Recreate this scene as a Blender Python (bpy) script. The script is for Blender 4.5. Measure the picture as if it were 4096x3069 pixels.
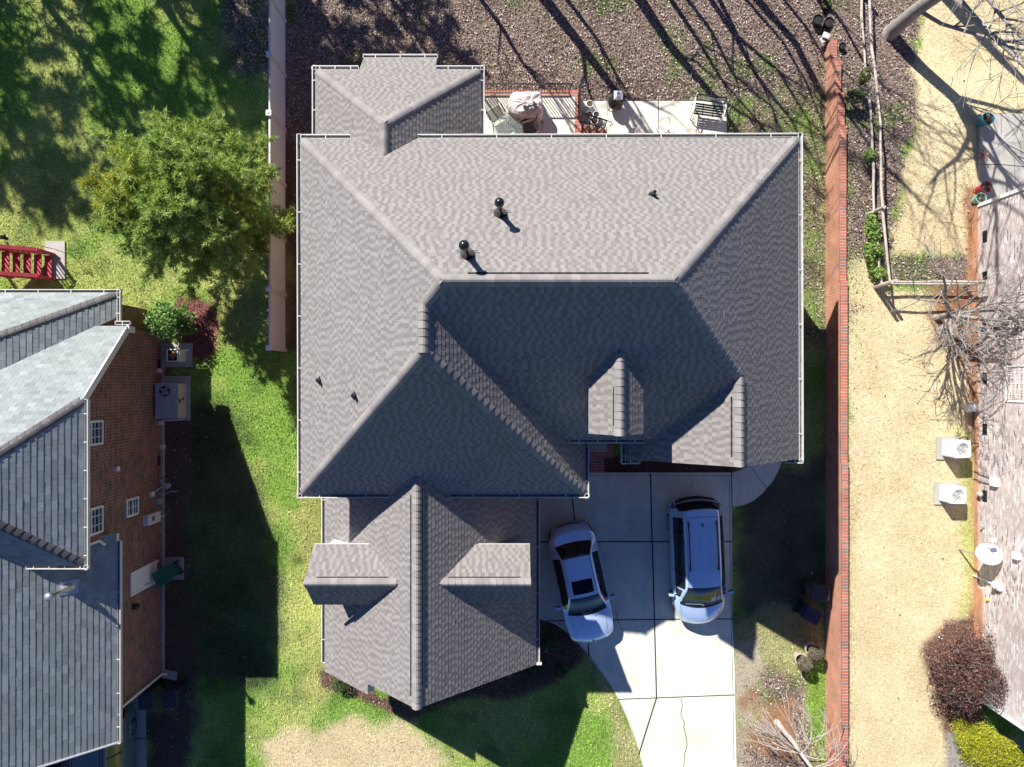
import bpy, math, random
import numpy as np
from mathutils import Vector, Matrix
R = math.radians
random.seed(7); rng = np.random.default_rng(7)
for o in list(bpy.data.objects): bpy.data.objects.remove(o)
SC = bpy.context.scene; COL = SC.collection

# ---------------------------------------------------------------- camera, sky, sun, exposure
H = 28.0; F = 2840.0                       # flying height in metres, focal length in source pixels (4096 wide)
cam = bpy.data.cameras.new("camera"); cam.sensor_width = 36; cam.lens = 36*F/4096
cam.clip_start = .5; cam.clip_end = 2000
camo = bpy.data.objects.new("camera", cam); COL.objects.link(camo); camo.location = (0, 0, H)
SC.camera = camo
SUN_EL, SUN_D = R(39.4), Vector((-.572, .820))      # direction to the sun, seen from above
SUN_D.normalize()
w = bpy.data.worlds.new("World"); SC.world = w; w.use_nodes = True
nt = w.node_tree; bg = nt.nodes['Background']
sk = nt.nodes.new('ShaderNodeTexSky'); sk.sky_type = 'NISHITA'; sk.sun_disc = False
sk.sun_elevation = SUN_EL; sk.sun_rotation = math.atan2(SUN_D.x, SUN_D.y)
sk.altitude = 200; sk.air_density = 1.0; sk.dust_density = .1; sk.ozone_density = 2.5
tn_ = nt.nodes.new('ShaderNodeMix'); tn_.data_type = 'RGBA'; tn_.blend_type = 'MULTIPLY'; tn_.inputs[0].default_value = 1
tn_.inputs[7].default_value = (.57, .79, 1.28, 1); nt.links.new(sk.outputs[0], tn_.inputs[6]); nt.links.new(tn_.outputs[2], bg.inputs[0]); bg.inputs[1].default_value = .045
su = bpy.data.lights.new("sun", 'SUN'); su.energy = 5.0; su.angle = R(.53); su.color = (1, .955, .89)
suo = bpy.data.objects.new("sun", su); COL.objects.link(suo)
sd = Vector((SUN_D.x*math.cos(SUN_EL), SUN_D.y*math.cos(SUN_EL), math.sin(SUN_EL)))
suo.rotation_euler = (-sd).to_track_quat('-Z', 'Y').to_euler(); suo.location = (-20, 25, 40)
vs = SC.view_settings; vs.view_transform = 'Standard'; vs.look = 'None'; vs.exposure = .8; vs.gamma = 1
vs.use_curve_mapping = False

# ---------------------------------------------------------------- helpers
# working frame: X to the right, V towards the viewer's bottom edge of the photo, z up.  world = (X, -V, z)
K = 4096/2211
def g(x, y, z=0):                          # a pixel of the 2211-wide view -> (X, V) at height z
    s = (H-z)/F
    return ((x*K-2048)*s, (y*K-1534.5)*s)
def gs(x, y, z=0):                         # a source pixel
    s = (H-z)/F
    return ((x-2048)*s, (y-1534.5)*s)

def root_of(o):
    while o.parent: o = o.parent
    return o
SITE = [1.0, 0.0]                          # the yard right of the garden wall lies higher: measured positions shrink towards the centre, heights rise
def site(z=0.0): SITE[0] = (H-z)/H; SITE[1] = z
class MB:
    def __init__(s): s.v = []; s.f = []; s.t = []; s.m = []
    def add(s, pts, faces, tone=1.0, mi=0):
        b = len(s.v); s.v += [tuple(p) for p in pts]
        for f in faces: s.f.append([b+i for i in f]); s.t.append(tone); s.m.append(mi)
    def box(s, c, d, rz=0, tone=1, mi=0, M=None):
        x, y, z = d[0]/2, d[1]/2, d[2]/2
        P = [(-x,-y,-z),(x,-y,-z),(x,y,-z),(-x,y,-z),(-x,-y,z),(x,-y,z),(x,y,z),(-x,y,z)]
        if M is not None: P = [M @ Vector(p) for p in P]
        elif rz:
            cs, sn = math.cos(rz), math.sin(rz); P = [(p[0]*cs-p[1]*sn, p[0]*sn+p[1]*cs, p[2]) for p in P]
        s.add([(p[0]+c[0], p[1]+c[1], p[2]+c[2]) for p in P],
              [(0,3,2,1),(4,5,6,7),(0,1,5,4),(1,2,6,5),(2,3,7,6),(3,0,4,7)], tone, mi)
    def bx(s, x0, x1, v0, v1, z0, z1, tone=1, mi=0):
        s.box(((x0+x1)/2, (v0+v1)/2, (z0+z1)/2), (x1-x0, v1-v0, z1-z0), 0, tone, mi)
    def bar(s, p, q, w, h, tone=1, up=(0,0,1), mi=0):
        p, q = Vector(p), Vector(q); d = q-p; L = d.length
        if L < 1e-6: return
        d /= L; u = Vector(up)
        if abs(d.dot(u)) > .98: u = Vector((1,0,0))
        a = d.cross(u).normalized(); b = a.cross(d)
        M = Matrix((a, d, b)).transposed()
        s.box((p+q)/2, (w, L, h), 0, tone, mi, M)
    def tube(s, pts, rad, n=6, tone=1, cap=True, mi=0):
        pts = [Vector(p) for p in pts]; rad = rad if hasattr(rad, '__len__') else [rad]*len(pts)
        rings = []; prev = None
        for i, p in enumerate(pts):
            d = (pts[min(i+1, len(pts)-1)]-pts[max(i-1, 0)])
            d = d.normalized() if d.length > 1e-9 else Vector((0,0,1))
            if prev is None:
                a = d.cross(Vector((0,0,1))) if abs(d.z) < .95 else d.cross(Vector((1,0,0)))
            else: a = prev-d*prev.dot(d)
            a = a.normalized(); prev = a; b = d.cross(a)
            rings.append([p+(a*math.cos(k*2*math.pi/n)+b*math.sin(k*2*math.pi/n))*rad[i] for k in range(n)])
        P = [q for r in rings for q in r]; Fs = []
        for i in range(len(pts)-1):
            for k in range(n): Fs.append((i*n+k, i*n+(k+1) % n, (i+1)*n+(k+1) % n, (i+1)*n+k))
        if cap: Fs += [tuple(range(n)), tuple(range((len(pts)-1)*n, len(pts)*n))]
        s.add(P, Fs, tone, mi)
    def lathe(s, prof, c=(0,0,0), n=20, tone=1, mi=0, close=True, sx=1, sy=1):
        P = []; Fs = []
        for r, z in prof:
            for k in range(n):
                a = 2*math.pi*k/n; P.append((c[0]+r*sx*math.cos(a), c[1]+r*sy*math.sin(a), c[2]+z))
        m = len(prof)
        for i in range(m-1):
            for k in range(n): Fs.append((i*n+k, i*n+(k+1) % n, (i+1)*n+(k+1) % n, (i+1)*n+k))
        if close: Fs += [tuple(range(n)), tuple(range((m-1)*n, m*n))]
        s.add(P, Fs, tone, mi)
    def prism(s, poly, z0, z1, tone=1, mi=0):        # poly in (X,V); z0/z1 numbers or functions
        f0 = z0 if callable(z0) else (lambda x, v: z0); f1 = z1 if callable(z1) else (lambda x, v: z1)
        n = len(poly)
        P = [(x, v, f0(x, v)) for x, v in poly]+[(x, v, f1(x, v)) for x, v in poly]
        s.add(P, [tuple(range(n)), tuple(range(n, 2*n))]+[(i, (i+1) % n, n+(i+1) % n, n+i) for i in range(n)], tone, mi)
    def grid(s, rows, tone=1, mi=0, loop=False):
        n = len(rows[0]); P = [p for r in rows for p in r]; Fs = []
        for i in range(len(rows)-1):
            for k in range(n if loop else n-1):
                Fs.append((i*n+k, i*n+(k+1) % n, (i+1)*n+(k+1) % n, (i+1)*n+k))
        s.add(P, Fs, tone, mi)
    def build(s, name, mat, parent=None, smooth=False, bevel=0):
        me = bpy.data.meshes.new(name)
        off = root_of(parent).location if parent else Vector((0,0,0))
        me.from_pydata([(p[0]*SITE[0]-off.x, -p[1]*SITE[0]-off.y, p[2]+SITE[1]-off.z) for p in s.v], [], s.f)
        mats = mat if isinstance(mat, (list, tuple)) else [mat]
        for m in mats: me.materials.append(m)
        if len(mats) > 1: me.polygons.foreach_set('material_index', s.m)
        if smooth: me.polygons.foreach_set('use_smooth', [True]*len(me.polygons))
        at = me.attributes.new('tone', 'FLOAT', 'FACE'); at.data.foreach_set('value', np.array(s.t, dtype=np.float32))
        me.validate(); me.update()
        o = bpy.data.objects.new(name, me); COL.objects.link(o)
        if parent: o.parent = parent
        if bevel:
            b = o.modifiers.new('bevel', 'BEVEL'); b.width = bevel; b.segments = 2; b.limit_method = 'ANGLE'
        return o
def tag(o, label=None, cat=None, group=None, kind=None):
    if label: o['label'] = label
    if cat: o['category'] = cat
    if group: o['group'] = group
    if kind: o['kind'] = kind
    return o
def thing(name, label, cat, x=0, v=0, z=0, group=None):
    o = bpy.data.objects.new(name, None); COL.objects.link(o); o.empty_display_size = .3
    o.location = (x*SITE[0], -v*SITE[0], z+SITE[1]); return tag(o, label, cat, group)
def place(o, x, v, z=0, rz=0): o.location = (x, -v, z); o.rotation_euler = (0, 0, rz); return o
def copy_tree(o, label=None, parent=None):
    c = o.copy(); COL.objects.link(c)
    if parent: c.parent = parent
    if label: c['label'] = label
    for ch in list(o.children): copy_tree(ch, None, c)
    return c
def structure(mb, name, mat, smooth=False): return tag(mb.build(name, mat, None, smooth), kind='structure')

# ---------------------------------------------------------------- materials
def nodes(name):
    m = bpy.data.materials.new(name); m.use_nodes = True; t = m.node_tree
    return m, t, t.nodes['Principled BSDF']
def nd(t, typ, **kw):
    n = t.nodes.new(typ)
    for k, v in kw.items(): setattr(n, k, v)
    return n
def link(t, a, b): t.links.new(a, b)
def math_(t, op, a, b=None, clamp=False):
    n = nd(t, 'ShaderNodeMath', operation=op); n.use_clamp = clamp
    for i, x in enumerate((a, b)):
        if x is None: continue
        if isinstance(x, (int, float)): n.inputs[i].default_value = x
        else: link(t, x, n.inputs[i])
    return n.outputs[0]
def vmul(t, col, fac):                       # colour times scalar
    n = nd(t, 'ShaderNodeVectorMath', operation='SCALE')
    if isinstance(col, (tuple, list)): n.inputs[0].default_value = col[:3]
    else: link(t, col, n.inputs[0])
    if isinstance(fac, (int, float)): n.inputs['Scale'].default_value = fac
    else: link(t, fac, n.inputs['Scale'])
    return n.outputs[0]
def noise(t, scale, detail=4, rough=.6, vec=None):
    n = nd(t, 'ShaderNodeTexNoise'); n.inputs['Scale'].default_value = scale
    n.inputs['Detail'].default_value = detail; n.inputs['Roughness'].default_value = rough
    if vec is None:
        gm = nd(t, 'ShaderNodeNewGeometry'); vec = gm.outputs['Position']
    link(t, vec, n.inputs['Vector']); return n.outputs['Fac']
def remap(t, x, a, b, c, d):
    n = nd(t, 'ShaderNodeMapRange'); link(t, x, n.inputs[0])
    for i, v in zip((1, 2, 3, 4), (a, b, c, d)): n.inputs[i].default_value = v
    return n.outputs[0]
def mix(t, fac, a, b):
    n = nd(t, 'ShaderNodeMix', data_type='RGBA')
    if isinstance(fac, (int, float)): n.inputs[0].default_value = fac
    else: link(t, fac, n.inputs[0])
    for i, x in ((6, a), (7, b)):
        if isinstance(x, (tuple, list)): n.inputs[i].default_value = (*x[:3], 1)
        else: link(t, x, n.inputs[i])
    return n.outputs[2]
def mat(name, col, rough=.7, metal=0, var=.15, vscale=6, bump=0, bscale=40, tone=False, spec=.5, coat=0, local=False, alpha=1):
    m, t, b = nodes(name)
    vec = None
    if local: vec = nd(t, 'ShaderNodeTexCoord').outputs['Object']
    f = remap(t, noise(t, vscale, 5, .65, vec), .3, .7, 1-var, 1+var)
    f2 = remap(t, noise(t, vscale*9, 3, .6, vec), .3, .7, 1-var*.6, 1+var*.6)
    f = math_(t, 'MULTIPLY', f, f2)
    if tone:
        a = nd(t, 'ShaderNodeAttribute', attribute_name='tone'); f = math_(t, 'MULTIPLY', f, a.outputs['Fac'])
    link(t, vmul(t, col, f), b.inputs['Base Color'])
    b.inputs['Roughness'].default_value = rough; b.inputs['Metallic'].default_value = metal
    b.inputs['Specular IOR Level'].default_value = spec; b.inputs['Coat Weight'].default_value = coat
    b.inputs['Alpha'].default_value = alpha
    if coat: b.inputs['Coat Roughness'].default_value = .04
    if bump:
        bp = nd(t, 'ShaderNodeBump'); bp.inputs['Strength'].default_value = bump; bp.inputs['Distance'].default_value = .02
        link(t, noise(t, bscale, 4, .6, vec), bp.inputs['Height']); link(t, bp.outputs[0], b.inputs['Normal'])
    return m
def brick_mat(name, ramp, mortar, bw=.215, bh=.075, mw=.012, soldier=False):
    m, t, b = nodes(name)
    gm = nd(t, 'ShaderNodeNewGeometry'); sp = nd(t, 'ShaderNodeSeparateXYZ'); link(t, gm.outputs['Position'], sp.inputs[0])
    sn = nd(t, 'ShaderNodeSeparateXYZ'); link(t, gm.outputs['True Normal'], sn.inputs[0])
    ax = math_(t, 'GREATER_THAN', math_(t, 'ABSOLUTE', sn.outputs[0]), .6)
    az = math_(t, 'GREATER_THAN', math_(t, 'ABSOLUTE', sn.outputs[2]), .6)
    X, Y, Z = sp.outputs
    def sel(f, a, c): return math_(t, 'ADD', math_(t, 'MULTIPLY', math_(t, 'SUBTRACT', 1.0, f), a), math_(t, 'MULTIPLY', f, c))
    u = sel(ax, X, Y); v = sel(az, Z, Y)
    if soldier: u, v = sel(az, u, Y), sel(az, Z, X)
    row = math_(t, 'FLOOR', math_(t, 'DIVIDE', v, bh)); fv = math_(t, 'FRACT', math_(t, 'DIVIDE', v, bh))
    par = math_(t, 'MULTIPLY', math_(t, 'MODULO', math_(t, 'ABSOLUTE', row), 2.0), .5)
    uu = math_(t, 'ADD', math_(t, 'DIVIDE', u, bw), par)
    cell = math_(t, 'FLOOR', uu); fu = math_(t, 'FRACT', uu)
    cx = nd(t, 'ShaderNodeCombineXYZ'); link(t, cell, cx.inputs[0]); link(t, row, cx.inputs[1])
    wn = nd(t, 'ShaderNodeTexWhiteNoise', noise_dimensions='2D'); link(t, cx.outputs[0], wn.inputs[0])
    cr = nd(t, 'ShaderNodeValToRGB'); cr.color_ramp.interpolation = 'CONSTANT'
    e = cr.color_ramp.elements
    while len(e) < len(ramp): e.new(.5)
    for i, (p, c) in enumerate(ramp): e[i].position = p; e[i].color = (*c, 1)
    big = noise(t, .55, 3, .5)
    sh = math_(t, 'ADD', wn.outputs[0], remap(t, big, .3, .7, -.18, .18), True)
    link(t, sh, cr.inputs[0])
    mm = math_(t, 'MAXIMUM', math_(t, 'LESS_THAN', fu, mw/bw*1.3), math_(t, 'LESS_THAN', fv, mw/bh*1.3))
    c = mix(t, mm, cr.outputs[0], mortar)
    fn = math_(t, 'MULTIPLY', remap(t, noise(t, 45, 4), .3, .7, .82, 1.18), remap(t, noise(t, 1.3, 6, .7), .32, .68, .72, 1.16))
    link(t, vmul(t, c, fn), b.inputs['Base Color']); b.inputs['Roughness'].default_value = .85
    bp = nd(t, 'ShaderNodeBump'); bp.inputs['Strength'].default_value = .6; bp.inputs['Distance'].default_value = .01
    link(t, math_(t, 'SUBTRACT', 1.0, mm), bp.inputs['Height']); link(t, bp.outputs[0], b.inputs['Normal'])
    return m
def col_attr_mat(name, rough=.8, amp=.25, sc=20, trans=0, spec=.3):
    m, t, b = nodes(name)
    a = nd(t, 'ShaderNodeAttribute', attribute_name='col')
    f = remap(t, noise(t, sc, 3), .3, .7, 1-amp, 1+amp)
    c = vmul(t, a.outputs['Color'], f); link(t, c, b.inputs['Base Color'])
    b.inputs['Roughness'].default_value = rough; b.inputs['Specular IOR Level'].default_value = spec
    if trans:
        tr = nd(t, 'ShaderNodeBsdfTranslucent'); link(t, c, tr.inputs[0])
        mx = nd(t, 'ShaderNodeMixShader'); mx.inputs[0].default_value = trans
        link(t, b.outputs[0], mx.inputs[1]); link(t, tr.outputs[0], mx.inputs[2])
        link(t, mx.outputs[0], t.nodes['Material Output'].inputs[0])
    return m
def glass(name, col=(.015,.018,.022), rough=.03):
    m, t, b = nodes(name); b.inputs['Base Color'].default_value = (*col, 1); b.inputs['Roughness'].default_value = rough
    b.inputs['Specular IOR Level'].default_value = .9; return m

def concrete_mat(name, col, streak=1):
    m, t, b = nodes(name); gm = nd(t, 'ShaderNodeNewGeometry'); mp = nd(t, 'ShaderNodeMapping'); link(t, gm.outputs['Position'], mp.inputs[0]); mp.inputs['Scale'].default_value = (1.0, .22, 1)
    f = remap(t, noise(t, .7, 6, .7), .3, .7, .86, 1.10); f = math_(t, 'MULTIPLY', f, remap(t, noise(t, 1.6, 5, .7, mp.outputs[0]), .35, .7, .90, 1.07))
    f = math_(t, 'MULTIPLY', f, remap(t, noise(t, 30, 3, .7), .3, .7, .93, 1.06)); sp_ = remap(t, noise(t, 75, 2, .5), .63, .70, 1, .55); f = math_(t, 'MULTIPLY', f, sp_)
    st = remap(t, noise(t, .45, 4, .65), .56, .70, 0, .45); c = mix(t, st, vmul(t, col, f), vmul(t, (col[0]*.72, col[1]*.70, col[2]*.62), f)); link(t, c, b.inputs['Base Color'])
    b.inputs['Roughness'].default_value = .88; bp = nd(t, 'ShaderNodeBump'); bp.inputs['Strength'].default_value = .2; bp.inputs['Distance'].default_value = .01; link(t, noise(t, 60), bp.inputs['Height']); link(t, bp.outputs[0], b.inputs['Normal']); return m
M = dict(
 shingle = mat('roof_shingle', (.226,.210,.203), .9, var=.05, vscale=7, bump=.35, bscale=160, tone=True, spec=.25),
 cap = mat('ridge_shingle', (.25,.232,.225), .9, var=.10, vscale=3, bump=.3, bscale=160, tone=True, spec=.25),
 slate = mat('blue_grey_shingle', (.262,.290,.292), .85, var=.08, vscale=5, bump=.3, bscale=120, tone=True, spec=.3),
 slatecap = mat('brown_grey_ridge_shingle', (.115,.108,.108), .9, var=.15, vscale=4, tone=True),
 white = mat('white_paint', (.8,.8,.8), .45, var=.03, vscale=3),
 gutter = mat('gutter_paint', (.62,.62,.60), .5, var=.06, vscale=4),
 trough = mat('gutter_trough', (.16,.15,.14), .8, var=.4, vscale=8),
 concrete = concrete_mat('concrete', (.71,.70,.585)),
 concrete2 = concrete_mat('grey_concrete', (.42,.405,.375)),
 joint = mat('joint_dirt', (.035,.036,.03), .95, var=.4, vscale=10),
 brick = brick_mat('red_brick', [(0,(.33,.115,.07)),(.3,(.41,.15,.09)),(.55,(.36,.12,.075)),(.8,(.28,.10,.065)),(.95,(.22,.12,.09))], (.42,.36,.3)),
 gwall = brick_mat('orange_brick', [(0,(.50,.175,.09)),(.25,(.57,.215,.11)),(.5,(.52,.18,.095)),(.8,(.46,.16,.095)),(.96,(.33,.19,.14))], (.70,.52,.40), mw=.014),
 coping = brick_mat('coping_brick', [(0,(.42,.14,.09)),(.35,(.37,.12,.085)),(.6,(.44,.165,.11)),(.84,(.24,.15,.13))], (.5,.40,.34), bw=.6, bh=.112, mw=.014),
 nbrick = brick_mat('dark_red_brick', [(0,(.20,.043,.036)),(.35,(.25,.056,.044)),(.6,(.17,.04,.036)),(.74,(.12,.034,.032)),(.80,(.02,.017,.017))], (.42,.34,.31), mw=.015),
 wbrick = brick_mat('whitewashed_brick', [(0,(.50,.42,.40)),(.25,(.62,.56,.54)),(.5,(.55,.47,.45)),(.72,(.74,.71,.70)),(.86,(.40,.34,.33)),(.95,(.2,.18,.18))], (.60,.55,.53), bw=.205, bh=.068),
 obrick = brick_mat('orange_footing_brick', [(0,(.55,.25,.12)),(.5,(.48,.22,.11)),(.85,(.36,.20,.14))], (.55,.38,.26)),
 black = mat('black_metal', (.012,.012,.013), .45, var=.2),
 pipe = mat('black_pipe', (.011,.013,.016), .25, var=.1),
 rubber = mat('rubber', (.02,.02,.02), .85, var=.2),
 silver = mat('silver_sky_tint', (.60,.76,1.0), .2, .35, var=.015, vscale=2, coat=.6),  # plain silver; the blue of the reflected sky is mixed into the base colour
 greenp = mat('grey_green_paint', (.17,.20,.20), .4, .2, var=.02, coat=.6),
 darkp = mat('dark_paint', (.03,.03,.04), .3, .5, var=.02, coat=.7),
 tint = mat('tinted_glass', (.006,.007,.012), .25, var=.02, spec=.25), glass = glass('car_glass'), pane = glass('window_glass', (.05,.06,.07), .06),
 red = mat('red_lens', (.30,.012,.012), .15, var=.05, coat=.5),
 amber = mat('amber_lens', (.75,.2,.02), .2, var=.05),
 lens = mat('clear_lens', (.7,.72,.74), .12, .4, var=.05),
 chrome = mat('bright_metal', (.7,.7,.7), .2, 1, var=.02),
 galv = mat('galvanised', (.5,.52,.54), .4, .7, var=.1),
 vinyl = mat('white_vinyl', (.74,.72,.73), .4, var=.03, vscale=1.5),
 vinylp = mat('blue_tinted_vinyl', (.83,.88,.97), .5, var=.04, vscale=1),  # white panels, tinted blue to offset the reddish bounced light
 deck = mat('red_deck_stain', (.42,.045,.065), .65, var=.18, vscale=5),
 wood = mat('grey_weathered_wood', (.46,.41,.35), .85, var=.25, vscale=7),
 bark = mat('grey_bark', (.27,.25,.23), .9, var=.3, vscale=9, bump=.6, bscale=30),
 palebark = mat('pale_bark', (.40,.37,.34), .85, var=.25, vscale=8),
 darkbark = mat('dark_bark', (.075,.06,.05), .9, var=.3, vscale=8),
 midbark = mat('mid_bark', (.29,.265,.245), .85, var=.3, vscale=8),
 twig = mat('twig', (.30,.27,.25), .9, var=.25, vscale=6),
 cover = mat('grill_cover', (.56,.51,.50), .75, var=.10, vscale=3, bump=.5, bscale=9),
 ac = mat('ac_white', (.70,.70,.67), .5, var=.06),
 acgrey = mat('ac_blue_grey', (.34,.37,.42), .5, var=.08),
 acbeige = mat('ac_beige', (.52,.49,.42), .6, var=.08),
 dark = mat('dark_void', (.015,.015,.015), .8, var=.2),
 bin_green = mat('bin_green', (.012,.115,.07), .5, var=.08, local=True),
 bin_black = mat('bin_black', (.028,.03,.04), .55, var=.12, local=True),
 bin_brown = mat('bin_brown', (.105,.085,.06), .6, var=.1, local=True),
 bin_navy = mat('bin_navy', (.02,.022,.045), .55, var=.1, local=True),
 lattice = mat('white_lattice', (.8,.8,.8), .5, var=.03, alpha=.38),
 terra = mat('pale_pot', (.5,.42,.36), .7, var=.1), tealpot = mat('teal_pot', (.02,.16,.22), .25, var=.1),
 redpot = mat('red_pot', (.42,.02,.03), .25, var=.1), mintpot = mat('mint_pot', (.22,.5,.40), .3, var=.1),
 soil = mat('potting_soil', (.10,.07,.05), .95, var=.5, vscale=25),
 mesh = mat('chair_mesh', (.05,.05,.05), .7, var=.2, alpha=.55), fanblue = mat('fan_blade', (.32,.36,.45), .4, .3, var=.05),
 rust = mat('rusty_fan', (.35,.15,.06), .8, var=.3), yellow = mat('yellow_plastic', (.8,.6,.12), .6, var=.05),
 paperc = mat('cream_card', (.72,.68,.5), .7, var=.05), paperb = mat('blue_card', (.18,.5,.75), .7, var=.05),
 skyglass = glass('glass_top', (.30,.33,.32), .08), stone = mat('pale_stone', (.55,.53,.5), .9, var=.3, vscale=5, bump=.4, bscale=12),
 leafy = col_attr_mat('leaves', .55, .2, 20, .25, .4), litter = col_attr_mat('litter', .9, .25, 30), blade = col_attr_mat('grass_blades', .7, .1, 20, .2),
)

# ---------------------------------------------------------------- colour-attributed meshes (leaves, blades), numpy
def poly_mesh(name, verts, nper, cols, m, parent=None):
    """verts: (N*nper,3) in (X,V,z); one face of nper verts each, cols (N,3)"""
    off = root_of(parent).location if parent else Vector((0,0,0))
    verts = np.array(verts, dtype=np.float64).reshape(-1, 3); n = len(verts)//nper
    vv = verts*np.array([SITE[0], -SITE[0], 1])+np.array([0, 0, SITE[1]])-np.array(off)
    me = bpy.data.meshes.new(name); me.vertices.add(len(vv)); me.vertices.foreach_set('co', vv.astype(np.float32).ravel())
    me.loops.add(len(vv)); me.loops.foreach_set('vertex_index', np.arange(len(vv), dtype=np.int32))
    me.polygons.add(n); me.polygons.foreach_set('loop_start', np.arange(0, n*nper, nper, dtype=np.int32))
    me.materials.append(m); me.update(calc_edges=True)
    at = me.attributes.new('col', 'FLOAT_COLOR', 'FACE')
    c4 = np.ones((n, 4), dtype=np.float32); c4[:, :3] = cols; at.data.foreach_set('color', c4.ravel())
    o = bpy.data.objects.new(name, me); COL.objects.link(o)
    if parent: o.parent = parent
    return o
def unit(a): return a/np.maximum(np.linalg.norm(a, axis=-1, keepdims=True), 1e-9)
def leaf_quads(cen, nrm, size, asp=.6):
    """quads centred on cen, facing nrm, random spin"""
    n = len(cen); r = unit(rng.normal(size=(n, 3))); a = unit(np.cross(nrm, r)); b = np.cross(nrm, a)
    s = size.reshape(-1, 1)
    return np.stack([cen-a*s, cen-b*s*asp, cen+a*s, cen+b*s*asp], 1)

# ---------------------------------------------------------------- ground
def in_poly(px, py, poly):
    c = np.zeros(px.shape, bool); n = len(poly); j = n-1
    for i in range(n):
        xi, yi = poly[i]; xj, yj = poly[j]
        if yi != yj:
            cond = ((yi > py) != (yj > py)) & (px < (xj-xi)*(py-yi)/(yj-yi)+xi)
            c ^= cond
        j = i
    return c
def sdist(px, py, poly):                 # positive inside
    d = np.full(px.shape, 1e9); n = len(poly)
    for i in range(n):
        x0, y0 = poly[i]; x1, y1 = poly[(i+1) % n]
        dx, dy = x1-x0, y1-y0; L = dx*dx+dy*dy+1e-12
        t = np.clip(((px-x0)*dx+(py-y0)*dy)/L, 0, 1)
        d = np.minimum(d, np.hypot(px-x0-t*dx, py-y0-t*dy))
    return np.where(in_poly(px, py, poly), d, -d)
def vnoise(x, y, sc, seed=0):
    r = np.random.default_rng(seed); T = r.random((256, 256))
    def one(x, y):
        xi = np.floor(x).astype(int); yi = np.floor(y).astype(int); fx = x-xi; fy = y-yi
        fx = fx*fx*(3-2*fx); fy = fy*fy*(3-2*fy)
        a = T[xi % 256, yi % 256]; b = T[(xi+1) % 256, yi % 256]; c = T[xi % 256, (yi+1) % 256]; d = T[(xi+1) % 256, (yi+1) % 256]
        return (a*(1-fx)+b*fx)*(1-fy)+(c*(1-fx)+d*fx)*fy
    return (one(x*sc, y*sc)*.55+one(x*sc*2.1+9, y*sc*2.1+5)*.28+one(x*sc*4.3+3, y*sc*4.3+7)*.17)
def gz(x, v):
    h = np.interp(v, [-30,-15,-13.3,-12.4,-11,-9.7,-3.8,3,20], [.15,.25,.34,.45,.74,1.0,1.15,1.2,1.25])
    return h*np.clip((np.asarray(x)-12.42)/.12, 0, 1)
def P2(pts):
    out = []
    for x, y in pts:
        if x > 1820:
            z = 1.0
            for _ in range(6): p = g(x, y, z); z = float(gz(20, p[1]))
            out.append(g(x, y, z))
        elif x >= 1783: out.append((12.42+(x-1783)/37*.2, g(x, y)[1]))
        else: out.append(g(x, y))
    return out
GREEN = np.array((.205,.335,.062)); YGREEN = np.array((.42,.445,.150)); DRY = np.array((.66,.555,.345)); DGREEN = np.array((.075,.125,.04))
LEAF = np.array((.235,.180,.150)); MULCH = np.array((.11,.065,.048)); REDM = np.array((.19,.055,.045)); STRAW = np.array((.36,.20,.105))
SOIL = np.array((.125,.09,.065)); CLAY = np.array((.36,.19,.11)); PALE = np.array((.42,.37,.27)); ROCK = np.array((.33,.31,.28))
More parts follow.
